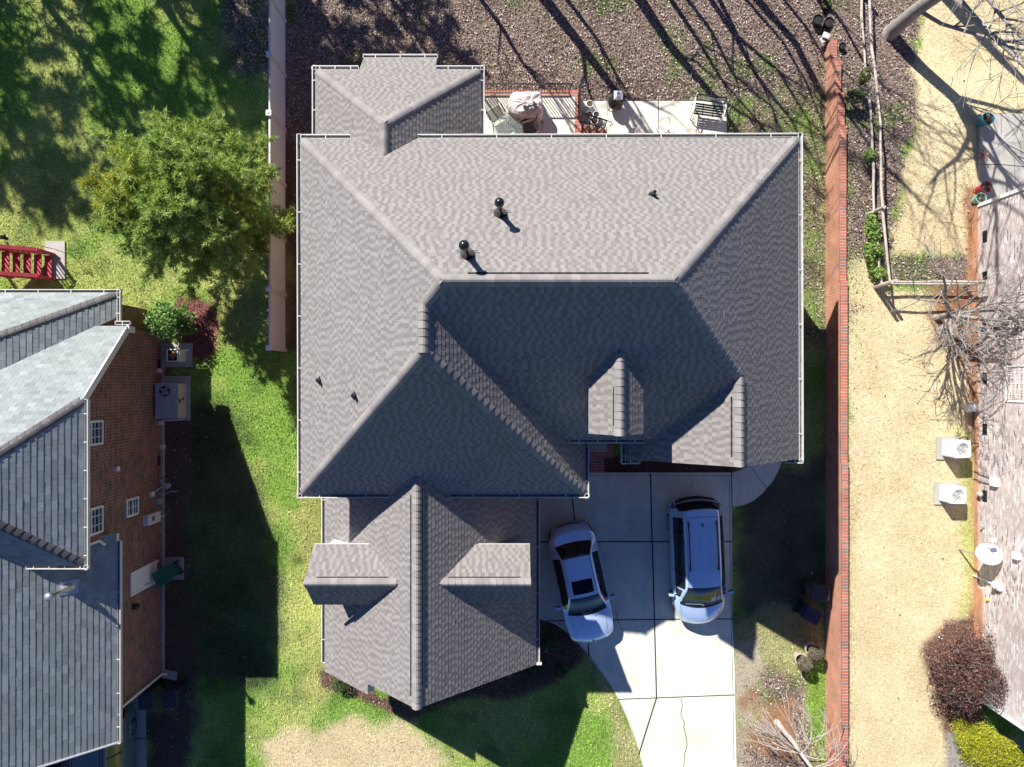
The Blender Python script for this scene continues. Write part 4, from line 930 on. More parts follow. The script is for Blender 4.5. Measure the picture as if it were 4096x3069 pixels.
# ---------------------------------------------------------------- fences and garden wall
f_ = thing('vinyl_fence', 'long white vinyl privacy fence between the green lawn and the centre house', 'fence', -8.95, -9)
FX = -8.95; fv1 = gs(0, 1407)[1]; pv = [fv1-.06-2.16*i for i in range(8)]
for i, v in enumerate(pv):
    mb = MB(); mb.bx(FX-.068, FX+.068, v-.068, v+.068, -.1, 1.86); o = mb.build('post', M['vinyl'], f_)
    mb = MB(); mb.bx(FX-.10, FX+.10, v-.10, v+.10, 1.86, 1.91); mb.add([(FX-.07,v-.07,1.9),(FX+.07,v-.07,1.9),(FX+.07,v+.07,1.9),(FX-.07,v+.07,1.9),(FX,v,1.95)], [(0,1,4),(1,2,4),(2,3,4),(3,0,4)]); mb.build('post_cap', M['vinyl'], o)
for a, b2 in zip(pv[:-1], pv[1:]):
    mb = MB(); v0, v1 = b2+.068, a-.068; n = 15
    for k in range(n): c0 = v0+(v1-v0)*k/n; mb.bx(FX-.012, FX+.012, c0+.002, c0+(v1-v0)/n-.002, .14, 1.72)
    mb.build('panel', M['vinylp'], f_)
    mb = MB(); mb.bx(FX-.03, FX+.03, v0, v1, 1.72, 1.80); mb.bx(FX-.03, FX+.03, v0, v1, .04, .14); mb.build('rail', M['vinyl'], f_)

w_ = thing('garden_wall', 'long orange brick garden wall between the driveway lawn and the tan lawn', 'wall', 12.5, 0)
WX = 12.36; SEG = [(-13.3,-12.45,.50),(-12.45,-11.0,.84),(-11.0,-9.7,1.12),(-9.7,-3.85,1.27),(-3.85,2.98,1.36),(2.98,18,1.42)]
mb = MB(); cp = MB()
for i, (a, b2, h) in enumerate(SEG):
    mb.bx(WX, WX+.22, a, b2, -.2, h-.10)
    n = max(1, round((b2-a)/.075))
    cp.bx(WX-.012, WX+.232, a-.02, b2-.003, h-.10, h)
mb.build('wall_face', M['gwall'], w_); cp.build('coping', M['coping'], w_)
mb = MB(); r_ = random.Random(4)
for k in range(9): mb.box((WX+.05+r_.uniform(-.1,.25), -13.4-r_.uniform(0,.35), .08+r_.uniform(0,.1)), (.2,.09,.07), r_.uniform(0,3))
mb.build('broken_bricks', M['coping'], w_)
mb = MB(); mb.box((WX-.12,-13.55,.35), (.28,.22,.06), .4); mb.box((WX-.22,-13.42,.25), (.22,.2,.05), 1.1)
tag(mb.build('stone_slab', M['stone'], None, bevel=.01), 'pale flat stone lying on the broken end of the brick wall', 'stone')

def rail_fence(name, label, path, heights, step, r=.045):
    o = thing(name, label, 'fence', path[0][0], path[0][1]); rg = random.Random(9); pts = []
    for p, q in zip(path[:-1], path[1:]):
        L = math.dist(p, q); n = max(1, round(L/step)); pts += [(p[0]+(q[0]-p[0])*k/n, p[1]+(q[1]-p[1])*k/n) for k in range(n)]
    pts.append(path[-1])
    for p in pts:
        b0 = float(gz(*p)); mb = MB(); mb.tube([(p[0],p[1],b0-.1),(p[0]+rg.uniform(-.03,.03),p[1]+rg.uniform(-.03,.03),b0+1.28)], [.075,.065], 8); mb.build('post', M['wood'], o)
    for h in heights:
        for p, q in zip(pts[:-1], pts[1:]):
            n5 = 12 if math.dist(p, q) > 4 else 4; d = [(p[0]+(q[0]-p[0])*k/n5+rg.uniform(-.015,.015), p[1]+(q[1]-p[1])*k/n5+rg.uniform(-.015,.015), 0) for k in range(n5+1)]; d = [(a, c, h+float(gz(a, c))+rg.uniform(-.03,.03)) for a, c, _ in d]
            mb = MB(); mb.tube(d, [r*rg.uniform(.85,1.15) for _ in d], 7); mb.build('rail', M['wood'], o)
    return o
rail_fence('rail_fence', 'grey split rail fence running down the leaf strip right of the brick wall', [(13.4,-15.6),(13.47,-6.4),(13.72,-3.65)], (.5,1.08), 12)
rail_fence('rail_fence', 'short split rail fence between the corner post and the whitewashed house', [(13.85,-3.7),(17.1,-3.7)], (.45,1.0), 3.5)

# ---------------------------------------------------------------- red deck stairs
t_ = thing('deck_stairs', 'dark red wooden deck stairs at the left edge', 'stairs', -18.3, -4.6)
SV0, SV1 = -5.05, -4.12; x0 = -18.05          # first tread front at x0, rising to the left
for k in range(9):
    mb = MB(); z = .2+.185*k; x = x0-.285*k
    mb.bx(x-.26, x-.125, SV0+.02, SV1-.02, z-.035, z); mb.bx(x-.12, x+.015, SV0+.02, SV1-.02, z-.035, z); mb.build('tread', M['deck'], t_)
for v in (SV0-.03, SV1+.03):
    mb = MB(); mb.bar((x0+.1,v,.1), (x0-2.6,v,1.75), .045, .28); mb.build('stringer', M['deck'], t_)
    mb = MB(); mb.bx(x0-.03, x0+.07, v-.05, v+.05, 0, 1.12); mb.bx(x0-1.25, x0-1.15, v-.05, v+.05, .6, 1.95); mb.bx(x0-2.5, x0-2.4, v-.05, v+.05, .6, 2.75)
    for k in range(17): x = x0-.14-.143*k; zb = .28+.649*(x0-x); mb.bx(x-.018, x+.018, v-.018, v+.018, zb, zb+.75)
    mb.build('balusters', M['deck'], t_)
    mb = MB(); mb.bar((x0+.1,v,1.06), (x0-2.6,v,2.81), .14, .045); mb.build('handrail', M['deck'], t_)
mb = MB(); mb.tube([(-18.6,-5.45,.55),(-18.2,-5.3,.75),(-17.55,-5.15,.85),(-17.0,-4.95,.55),(-16.6,-4.35,.12),(-16.55,-4.2,.02)], .012, 5)
tag(mb.build('bent_metal_rod', M['black']), 'thin dark bent metal rod beside the red stairs', 'metal rod')
mb = MB(); mb.tube([(-20.05,-5.7,.15),(-19.95,-5.65,.5),(-19.6,-5.72,.55)], .05, 8); mb.box((-19.7,-5.65,.45),(.3,.12,.06), .3)
tag(mb.build('garden_hose_hanger', M['pipe']), 'dark blue black bent pipe behind the red stairs', 'pipe')

# ---------------------------------------------------------------- patio railing and furniture
def railing(name, label, pts, zb, zt, n, closed=True):
    o = thing(name, label, 'railing', pts[0][0], pts[0][1]); p, q = [Vector((*a, 0)) for a in pts]
    p.z, q.z = (zb, zb) if not hasattr(zb, '__len__') else zb; hh = zt
    mb = MB(); mb.bar(p+Vector((0,0,hh)), q+Vector((0,0,hh)), .05, .03); mb.bar(p+Vector((0,0,.1)), q+Vector((0,0,.1)), .03, .025); mb.build('rail', M['black'], o)
    mb = MB()
    for k in range(n): c = p+(q-p)*(k+.5)/n; mb.bar(c+Vector((0,0,.1)), c+Vector((0,0,hh)), .022, .022)
    mb.build('balusters', M['black'], o)
    for c in (p, q): mb = MB(); mb.bar(c+Vector((0,0,-.05)), c+Vector((0,0,hh+.04)), .035, .035); mb.build('post', M['black'], o)
    return o
railing('iron_railing', 'long black iron railing along the brick edge of the raised patio', [(-1.2,-11.13),(2.2,-11.13)], .72, .92, 30)
railing('iron_railing', 'short black iron railing at the right end of the raised patio, beside the pots', [(2.54,-11.05),(2.54,-10.15)], .72, .92, 8)
o = railing('iron_railing', 'sloping black iron handrail beside the brick steps', [(2.6,-10.05),(3.6,-9.98)], (.72,.15), .9, 9)
mb = MB(); mb.tube([(3.6,-9.98,1.05),(3.78,-9.96,.97),(3.84,-9.9,.85),(3.74,-9.86,.8)], .02, 6); mb.build('volute', M['black'], o)
# covered grill
t_ = thing('covered_grill', 'barbecue grill under a torn pale grey cover on the raised patio', 'grill', .5, -10.40, .7)
rg = np.random.default_rng(5); mb = MB(); rows = []; N = 34
prof = [(1.03,.0),(1.04,.12),(1.0,.4),(.97,.7),(.96,.86),(.90,.96),(.72,1.02),(.45,1.05),(.2,1.06),(0.01,1.06)]
for i, (r, z) in enumerate(prof):
    row = []
    for k in range(N):
        a = 2*math.pi*k/N; ca, sa = math.cos(a), math.sin(a)
        e_ = (abs(ca)**4.5+abs(sa)**4.5)**(-1/4.5)
        fold = 1+(.03*math.sin(a*9+z*3)+.02*math.sin(a*5+1+z*5)+rg.normal(0,.012))*(1 if i < 6 else .3)
        lump = (float(vnoise(np.array([ca*r*2+5]), np.array([sa*r*2+5]), 1.3, 31)[0])-.5)*.20*(z > .8)+rg.normal(0, .012)*(z > .8)
        row.append((.5+.66*r*e_*ca*fold, -10.40+.47*r*e_*sa*fold, .7+z+lump))
    rows.append(row)
mb.grid(rows, loop=True); mb.build('cover', M['cover'], t_, False)
def tear(pts, z):
    mb = MB(); P = [(.5+x, -10.40+v, z) for x, v in pts]; mb.add(P+[(p[0],p[1],p[2]-.08) for p in P], [tuple(range(len(P)))]); return mb
tear([(-.12,.16),(-.03,.13),(.05,.17),(.15,.12),(.24,.14),(.29,.03),(.24,.0),(.31,-.03),(.36,.06),(.48,.09),(.40,.15),(.27,.19),(.15,.22),(.08,.31),(.02,.37),(-.05,.28)], 1.835).build('tear', M['dark'], t_)
mb = MB(); mb.bx(-.16, 1.16, -10.8, -10.0, .72, .85)
mb.build('base', M['black'], t_)
# glass table
t_ = thing('glass_table', 'round glass patio table with dark metal legs on the raised patio', 'table', -.15, -9.55, .7)
mb = MB(); mb.lathe([(.0,0),(.55,0),(.556,.006),(.55,.012),(0,.012)], (-.15,-9.55,1.40), 40, close=False)
gm2, t, b = nodes('clear_table_glass'); b.inputs['Base Color'].default_value = (.75,.82,.8,1); b.inputs['Roughness'].default_value = .05; b.inputs['Transmission Weight'].default_value = .9; b.inputs['IOR'].default_value = 1.1
mb.build('glass_top', gm2, t_, False)
mb = MB(); mb.tube([(-.15+.555*math.cos(k*math.pi/20), -9.55+.555*math.sin(k*math.pi/20), 1.395) for k in range(41)], .014, 5)
for k in range(4):
    a = R(45+90*k); mb.tube([(-.15+.5*math.cos(a),-9.55+.5*math.sin(a),1.39),(-.15+.25*math.cos(a),-9.55+.25*math.sin(a),1.1),(-.15+.42*math.cos(a),-9.55+.42*math.sin(a),.71)], .014, 5)
mb.build('frame', M['black'], t_)
# mesh chairs
def mesh_chair(label, x, v, rz):
    o = thing('patio_chair', label, 'chair', 0, 0, 0, 'dark mesh chairs around the glass table')
    mb = MB(); mb.box((0,.0,.42), (.48,.48,.02)); mb.build('seat', M['mesh'], o)
    mb = MB(); rows = [[(x_*.24, -.24-.16*k/5-.02*(1-x_*x_), .44+.52*k/5+(.05*(1-x_*x_) if k == 5 else 0)) for x_ in np.linspace(-1, 1, 7)] for k in range(6)]; mb.grid(rows); mb.build('backrest', M['mesh'], o)
    mb = MB()
    mb.tube([(-.26,-.42,.96),(-.13,-.45,1.02),(0,-.46,1.04),(.13,-.45,1.02),(.26,-.42,.96)], .013, 5)
    for s in (-1, 1):
        mb.tube([(s*.26,-.42,.96),(s*.26,-.25,.43),(s*.27,-.30,.0)], .013, 5); mb.tube([(s*.26,-.33,.68),(s*.31,-.05,.66),(s*.30,.22,.64),(s*.27,.26,.45),(s*.28,.24,.0)], .013, 5)
        mb.tube([(s*.25,-.24,.42),(s*.25,.24,.42)], .012, 5)
    mb.tube([(-.25,.24,.42),(.25,.24,.42)], .012, 5); mb.build('frame', M['black'], o)
    for s in (-1, 1): mb = MB(); mb.bar((s*.31,-.15,.675), (s*.31,.2,.655), .06, .02); mb.build('armrest', M['black'], o)
    return place(o, x, v, .7, rz)
mesh_chair('dark mesh patio chair left of the covered grill, seat empty', -.62, -10.22, R(30)); mesh_chair('dark mesh patio chair right of the glass table, below the grill', .66, -9.62, R(-72))
mesh_chair('dark mesh patio chair partly under the eave below the glass table', -.35, -9.0, R(160))
# white iron set
def white_chair(label, x, v, rz):
    o = thing('garden_chair', label, 'chair', 0, 0, 0, 'white wrought iron chairs on the lower patio')
    mb = MB(); mb.lathe([(.01,.43),(.20,.43),(.215,.44),(.2,.455),(.01,.45)], (0,.02,0), 20, close=False); mb.build('seat', M['lattice'], o)
    mb = MB(); arc = [(.22*math.cos(a)*(1.0 if a > 0 else 1), -.22-.10*max(0, math.sin(a)), .50+.46*max(0, math.sin(a))) for a in np.linspace(0, math.pi, 13)]
    mb.tube(arc, .022, 6); mb.build('back_frame', M['white'], o); mb = MB(); rows = [[(.22*u*math.sqrt(max(0, 1-k*k)), -.22-.10*k, .50+.44*k) for u in np.linspace(-.85, .85, 5)] for k in np.linspace(0, .9, 5)]; mb.grid(rows); mb.build('backrest', M['lattice'], o)
    for sx, sy in ((-1,-1),(1,-1),(-1,1),(1,1)): mb = MB(); mb.tube([(sx*.15,sy*.15,.43),(sx*.21,sy*.22,.0)], .014, 5); mb.build('leg', M['white'], o)
    return place(o, x, v, .1, rz)
white_chair('white iron garden chair behind the white table, facing the house', 5.87, -9.80, R(4)); white_chair('white iron garden chair nearest the brick steps', 5.02, -9.50, R(52)); white_chair('white iron garden chair nearest the black bench', 6.74, -9.45, R(-40))
t_ = thing('garden_table', 'white iron garden table half hidden by the roof edge', 'table', 5.95, -9.08, .1)
mb = MB(); mb.lathe([(.01,.70),(.52,.70),(.53,.715),(.52,.73),(.01,.73)], (5.95,-9.08,.1), 32, close=False); mb.build('tabletop', M['white'], t_)
for k in range(4): a = R(45+90*k); cx, cv = 5.95, -9.08; mb = MB(); mb.tube([(cx+.35*math.cos(a),cv+.35*math.sin(a),.8),(cx+.2*math.cos(a),cv+.2*math.sin(a),.45),(cx+.38*math.cos(a),cv+.38*math.sin(a),.1)], .018, 5); mb.build('leg', M['white'], t_)
t_ = thing('zebra_planter', 'black and white striped ornament standing on the white garden table', 'ornament', 6.02, -9.44, .83)
mb = MB(); mb.lathe([(.08,0),(.12,.08),(.13,.2),(.1,.24)], (6.02,-9.44,.83), 14); mb.build('pot', M['white'], t_)
mb = MB(); rg = random.Random(3)
for k in range(16): a = rg.uniform(0, 6.28); r = rg.uniform(.04, .2); mb.bar((6.02,-9.44,1.05), (6.02+r*math.cos(a)-.08,-9.44+r*math.sin(a)+.05,1.16+rg.uniform(0,.08)), .035, .01)
mb.build('dark_leaves', M['black'], t_)
mb = MB(); mb.lathe([(.01,1.12),(.07,1.14),(.08,1.2),(.05,1.25),(.01,1.26)], (6.04,-9.48,0), 12)
for k in range(8): a = k*.8; mb.bar((5.98,-9.42,1.08), (5.98+.17*math.cos(a),-9.42+.17*math.sin(a),1.15), .025, .01)
mb.build('white_bloom', M['white'], t_)
# bench
o = thing('park_bench', 'black slatted bench with white scrolled ends on the lower patio', 'bench')
for k in range(5): mb = MB(); mb.bx(-.56, .56, -.18+.095*k, -.18+.095*k+.065, .42-.006*abs(k-2), .445-.006*abs(k-2)); mb.build('seat_slat', M['black'], o)
mb = MB()
for x in (-.2, .2): mb.bx(x-.015, x+.015, -.2, .28, .40, .418)
mb.build('seat_strap', M['black'], o)
Mx = Matrix.Rotation(R(-14), 3, 'X')
mb = MB(); mb.bar((-.56,-.25,.54), (.56,-.25,.54), .03, .05); mb.bar((-.56,-.34,.84), (.56,-.34,.84), .03, .05); mb.bar((-.545,-.25,.54), (-.545,-.34,.84), .04, .03); mb.bar((.545,-.25,.54), (.545,-.34,.84), .04, .03); mb.build('back_frame', M['black'], o)
mb = MB()
for k in range(14):
    c = (-.47+.072*k, -.295+.02*math.sin(k*2.1), .69+.07*math.sin(k*2.1)); r = .045+.012*math.sin(k*1.3)
    mb.tube([(c[0]+r*math.cos(j*math.pi/5), c[1]-.28*r*math.sin(j*math.pi/5), c[2]+r*math.sin(j*math.pi/5)) for j in range(11)], .012, 4)
mb.build('back_scrollwork', M['galv'], o)
for s in (-1, 1):
    mb = MB(); x = s*.59
    mb.tube([(x,-.36,.88),(x,-.26,.5),(x,-.24,.40),(x,-.32,.0)], .025, 6); mb.tube([(x,-.30,.66),(x,-.05,.68),(x,.2,.66),(x,.29,.58),(x,.24,.42),(x,.3,.25),(x,.27,.0)], .025, 6); mb.tube([(x,-.24,.41),(x,.24,.42)], .022, 6)
    mb.tube([(x,.16+.07*math.cos(j*.7),.22+.07*math.sin(j*.7)) for j in range(10)], .012, 5); mb.build('end_frame', M['white'], o)
place(o, 7.6, -10.62, .1, R(-8))
# chiminea
t_ = thing('chiminea', 'black round chiminea with a square rain cap at the lower patio edge', 'chiminea', 4.05, -11.0, .1)
x, v = 4.02, -10.9
mb = MB(); mb.lathe([(.12,.12),(.25,.22),(.3,.36),(.26,.5),(.15,.6),(.09,.7),(.08,.98)], (x,v,.1), 24); mb.build('bowl', M['black'], t_, True)
mb = MB(); mb.bx(x-.17, x+.17, v-.17, v+.17, 1.14, 1.17); mb.add([(x-.17,v-.17,1.17),(x+.17,v-.17,1.17),(x+.17,v+.17,1.17),(x-.17,v+.17,1.17),(x-.06,v-.06,1.23),(x+.06,v-.06,1.23),(x+.06,v+.06,1.23),(x-.06,v+.06,1.23)], [(0,1,5,4),(1,2,6,5),(2,3,7,6),(3,0,4,7)]); mb.bx(x-.055,x+.055,v-.055,v+.055,1.10,1.205); mb.build('rain_cap', M['acgrey'], t_)
mb = MB()
for k in range(3): a = R(120*k+30); mb.tube([(x+.15*math.cos(a),v+.15*math.sin(a),.3),(x+.28*math.cos(a),v+.28*math.sin(a),.1)], .018, 5)
mb.build('legs', M['black'], t_)
# pots
def pot(label, x, v, z, r, h, m, content='soil', group=None, tuft=None):
    o = thing('flower_pot', label, 'pot', x, v, z, group)
    mb = MB(); mb.lathe([(r*.68,0),(r*.9,h*.75),(r,h*.85),(r,h),(r*.87,h),(r*.85,h*.85)], (x,v,z), 24, close=False); mb.lathe([(r*.67,0.002),(.001,.002)], (x,v,z), 24, close=False); mb.build('pot', m, o)
    mb = MB(); mb.lathe([(r*.86,h*.86),(.01,h*.9)], (x,v,z), 24, close=False); mb.build('soil', M[content], o)
    if tuft:
        n = 60; a = rng.uniform(0, 6.28, n); rr = rng.uniform(0, r*.8, n); c = np.stack([x+rr*np.cos(a), v+rr*np.sin(a), z+h*.9+rng.uniform(0,.06,n)], -1)
        poly_mesh('plant', leaf_quads(c, unit(rng.normal(size=(n,3))+np.array((0,0,.6))), rng.uniform(.03,.07,n), .35), 4, np.array(tuft)*rng.uniform(.5,1.4,(n,1)), M['leafy'], o)
    return o
pot('white plastic pot of soil, uppermost of the four pots by the steps', 3.03, -10.88, .1, .14, .3, M['white']); pot('dark pot of soil left of the empty white pot', 3.02, -10.5, .1, .12, .26, M['acgrey'], tuft=(.12,.08,.06))
pot('empty white pot between the handrail and the chiminea', 3.28, -10.48, .1, .125, .28, M['white'], 'dark'); pot('white pot with dead plant behind the sloping handrail', 3.2, -10.22, .1, .15, .32, M['white'], tuft=(.2,.13,.09))
site(1.1); pot('teal glazed pot at the corner of the right patio', 18.42, -10.25, .03, .24, .5, M['tealpot'], tuft=(.12,.10,.09)); pot('red glazed pot on the right patio', 18.38, -7.62, .03, .22, .45, M['redpot'], tuft=(.3,.24,.2)); pot('mint green pot at the corner of the whitewashed house', 18.22, -7.2, .03, .21, .4, M['mintpot'], tuft=(.3,.25,.2))
site(); pot('black nursery pot beyond the broken end of the brick wall', 11.95, -14.2, 0, .2, .32, M['black'], 'dark', 'black nursery pots beyond the wall'); pot('black nursery pot right of its twin beyond the wall end', 12.38, -14.1, 0, .2, .32, M['black'], 'dark', 'black nursery pots beyond the wall'); pot('black nursery pot with a green plant at the top edge', 12.3, -14.85, 0, .2, .25, M['black'], 'soil', 'black nursery pots beyond the wall', (.10,.2,.03))
pot('black pot lying against the low end of the brick wall', 12.78, -13.05, .3, .13, .28, M['black'], 'dark')
site(1.1); t_ = thing('dried_plant', 'dried orange brown plant on the right patio between the pots', 'plant', 18.45, -8.9, .03)
n = 220; d = unit(rng.normal(size=(n,3))*np.array((1,1,.6))+np.array((0,0,.4))); c = np.array((18.45,-8.9,.2))+d*rng.uniform(.05,.24,(n,1))
poly_mesh('dry_stems', leaf_quads(c, unit(rng.normal(size=(n,3))), rng.uniform(.03,.08,n), .15), 4, np.array((.34,.18,.12))*rng.uniform(.5,1.5,(n,1)), M['litter'], t_)

site()
# ---------------------------------------------------------------- wheeled bins
def bin_(label, body, lid, x, v, rz, z=.0):
    o = thing('wheeled_bin', label, 'bin', 0, 0, 0, 'wheeled bins')
    def ring(w_, d, z, r=.06, oy=0): return [(sx*(w_/2-r)+r*math.cos(R(a)), sy*(d/2-r)+r*math.sin(R(a))+oy, z) for sx, sy, a0 in ((1,1,0),(-1,1,90),(-1,-1,180),(1,-1,270)) for a in (a0, a0+30, a0+60, a0+90)]
    mb = MB(); rows = [ring(.42,.46,.04),ring(.44,.49,.2),ring(.50,.58,.75),ring(.53,.63,.93),ring(.57,.67,.935),ring(.57,.67,.98)]; mb.grid(rows, loop=True); mb.add(rows[0], [tuple(range(16))]); mb.build('body', body, o)
    mb = MB(); rows = [ring(.60,.70,.982,.07,.01),ring(.60,.70,1.015,.07,.01),ring(.54,.62,1.045,.07,.01),ring(.50,.56,1.05,.07,.01),ring(.47,.52,1.038,.06,.01),ring(.3,.3,1.05,.05,.01)]; mb.grid(rows, loop=True); mb.add(rows[-1], [tuple(range(16))]); mb.bx(-.012,.012,-.24,.26,1.045,1.058); mb.build('lid', lid, o)
    mb = MB(); mb.tube([(-.22,-.42,1.0),(.22,-.42,1.0)], .02, 6)
    for s in (-.22, -.08, .08, .22): mb.bar((s,-.42,1.0), (s,-.32,.98), .03, .03)
    mb.build('handle', lid, o)
    for s in (-1, 1):
        mb = MB(); mb.tube([(s*.22,-.24,.13),(s*.27,-.24,.13)], .13, 14); mb.build('wheel', M['rubber'], o)
    mb = MB(); mb.tube([(-.22,-.24,.13),(.22,-.24,.13)], .02, 6); mb.build('axle', M['black'], o)
    return place(o, x, v, z, rz)
bin_('dark green wheeled bin on the concrete pad at the white side door', M['bin_green'], M['bin_green'], -13.25, 7.32, R(-58), .05)
bin_('black wheeled bin half behind the downspout at the left house corner', M['bin_brown'], M['bin_black'], -13.92, 12.05, R(0))
b_ = bin_('black wheeled bin with a white label on its side, beside the left house', M['bin_black'], M['bin_black'], -13.03, 12.0, R(4))
def text(parent, s, size, loc, rot, m, name='lettering'):
    cu = bpy.data.curves.new(name, 'FONT'); cu.body = s; cu.size = size; cu.extrude = .001; cu.align_x = 'CENTER'; cu.align_y = 'CENTER'
    o = bpy.data.objects.new(name, cu); COL.objects.link(o); dg = bpy.context.evaluated_depsgraph_get(); me = bpy.data.meshes.new_from_object(o.evaluated_get(dg))
    bpy.data.objects.remove(o); o = bpy.data.objects.new(name, me); me.materials.append(m); COL.objects.link(o); o.parent = parent; o.location = loc; o.rotation_euler = rot; return o
mb = MB(); mb.box((.2705,.12,.80), (.008,.18,.2)); st = mb.build('sticker', M['white'], b_)
tx = text(b_, '117', .10, (.277,-.12,.80), (R(90),0,R(90)), M['dark']); tx.parent = st
bin_('brown wheeled bin with a black lid against the brick garden wall', M['bin_brown'], M['bin_black'], 11.72, 7.98, R(90)); b_ = bin_('navy blue wheeled bin with a white arrow emblem, turned away from the brick wall', M['bin_navy'], M['bin_navy'], 11.42, 8.80, R(62))
mb = MB()
mb.tube([(.10*math.cos(a)-.02, .313, .70+.07*math.sin(a)) for a in np.linspace(-.3, 3.3, 12)], .009, 4); mb.bar((-.02,.313,.70),(-.02,.3,.56),.018,.006); mb.bar((-.1,.306,.62),(.06,.306,.62),.018,.006); mb.bar((.06,.31,.68),(.06,.3,.58),.018,.006); mb.build('emblem', M['white'], b_)

# ---------------------------------------------------------------- vehicles
def pchip(xs, ys, x):
    xs = np.asarray(xs, float); ys = np.asarray(ys, float); h = np.diff(xs); d = np.diff(ys)/h; m = np.zeros(len(xs))
    for i in range(1, len(xs)-1):
        if d[i-1]*d[i] > 0: w1 = 2*h[i]+h[i-1]; w2 = h[i]+2*h[i-1]; m[i] = (w1+w2)/(w1/d[i-1]+w2/d[i])
    m[0], m[-1] = d[0], d[-1]
    i = np.clip(np.searchsorted(xs, x)-1, 0, len(xs)-2); t = (x-xs[i])/h[i]
    return (2*t**3-3*t**2+1)*ys[i]+(t**3-2*t**2+t)*h[i]*m[i]+(-2*t**3+3*t**2)*ys[i+1]+(t**3-t**2)*h[i]*m[i+1]
class Car:
    """stations: y, half-width sill, half-width belt, z belt, half-width shoulder, z shoulder, crown, bow.  y runs from the rear (0) to the nose"""
    def __init__(s, st): s.st = np.array(st, float); s.L = s.st[-1][0]
    def at(s, y): return [float(pchip(s.st[:, 0], s.st[:, k], y)) for k in range(1, 8)]
    def S(s, y, t, off=0):                       # t in [-1,1]: 0 roof centre, +-.4 shoulder, +-.7 belt, +-1 sill
        ws, wb, zb, wh, zh, cr, bow = s.at(y); a = abs(t); sg = 1 if t >= 0 else -1
        T = [0,.2,.34,.40,.55,.70,.80,.92,1.0]
        X = [0,.52*wh,.88*wh,wh,(wh+wb)/2+.015,wb,wb+.025,(wb*.6+ws*.4),ws]
        Zs = [zh+cr,zh+cr*.75,zh+cr*.28,zh,zh*.5+zb*.5,zb,zb-.13,.45,.2]
        Zs = [max(q, .2) for q in Zs]
        x = float(np.interp(a, T, X)); z = float(np.interp(a, T, Zs))
        return Vector((sg*x, y-s.L/2+bow*(x/.9)**2, z))
    def P(s, y, t, off=0):
        p = s.S(y, t)
        if off:
            e = 1e-2; du = s.S(min(y+e, s.L), t)-s.S(max(y-e, 0), t); dv = s.S(y, min(t+e, 1))-s.S(y, max(t-e, -1)); n = dv.cross(du)
            if n.length > 1e-9:
                n.normalize()
                if n.z < 0 and abs(n.z) > .2 or (abs(n.z) <= .2 and n.x*t < 0): n = -n
                p = p+n*off
        return p
    def body(s, mb, n=72, m=56):
        ys = np.linspace(0, s.L, n); ts = np.sin(np.linspace(-1, 1, m)*math.pi/2*.0+0)+np.linspace(-1, 1, m)
        rows = [[s.P(y, t) for t in ts] for y in ys]; mb.grid(rows)
        for row in (rows[0], rows[-1]): mb.add(row, [tuple(range(len(row)))])
    def patch(s, mb, y0, y1, t0, t1, off=.008, n=14, m=12, tone=1):
        """y0,y1 functions of t (or numbers)"""
        f0 = y0 if callable(y0) else (lambda t: y0); f1 = y1 if callable(y1) else (lambda t: y1); rows = []
        for i in range(n+1):
            r = []
            for j in range(m+1):
                k = i/n; a = t0(k) if callable(t0) else t0; b2 = t1(k) if callable(t1) else t1
                t = a+(b2-a)*j/m; r.append(s.P(f0(t)+(f1(t)-f0(t))*k, t, off))
            rows.append(r)
        mb.grid(rows, tone)
def wheel(o, x, y, r, m_rim, side):
    mb = MB(); mb.tube([(x-side*.11,y,r),(x-side*.015,y,r),(x,y,r)], [r,r,r*.94], 26); w_ = mb.build('wheel', M['rubber'], o)
    mb = MB()
    for k in range(7):
        a = 2*math.pi*k/7; mb.bar((x+side*.004,y,r), (x+side*.006,y+r*.62*math.cos(a),r+r*.62*math.sin(a)), .05, .012, 1, (1,0,0))
    mb.tube([(x+side*.004,y+r*.64*math.cos(a),r+r*.64*math.sin(a)) for a in np.linspace(0, 2*math.pi, 25)], .014, 5); mb.tube([(x,y,r),(x+side*.012,y,r)], .05, 10); mb.build('rim', m_rim, w_)
def mirror(o, x, y, z, sg, paint):
    mb = MB(); mb.bar((x-sg*.04,y,z-.02), (x+sg*.08,y,z), .05, .03); mb.box((x+sg*.15,y+.03,z+.02), (.2,.10,.13), -sg*.2); m_ = mb.build('mirror', paint, o, bevel=.03)
    mb = MB(); mb.box((x+sg*.15,y-.03,z+.02), (.17,.02,.10), -sg*.2); mb.build('mirror_glass', M['dark'], m_)

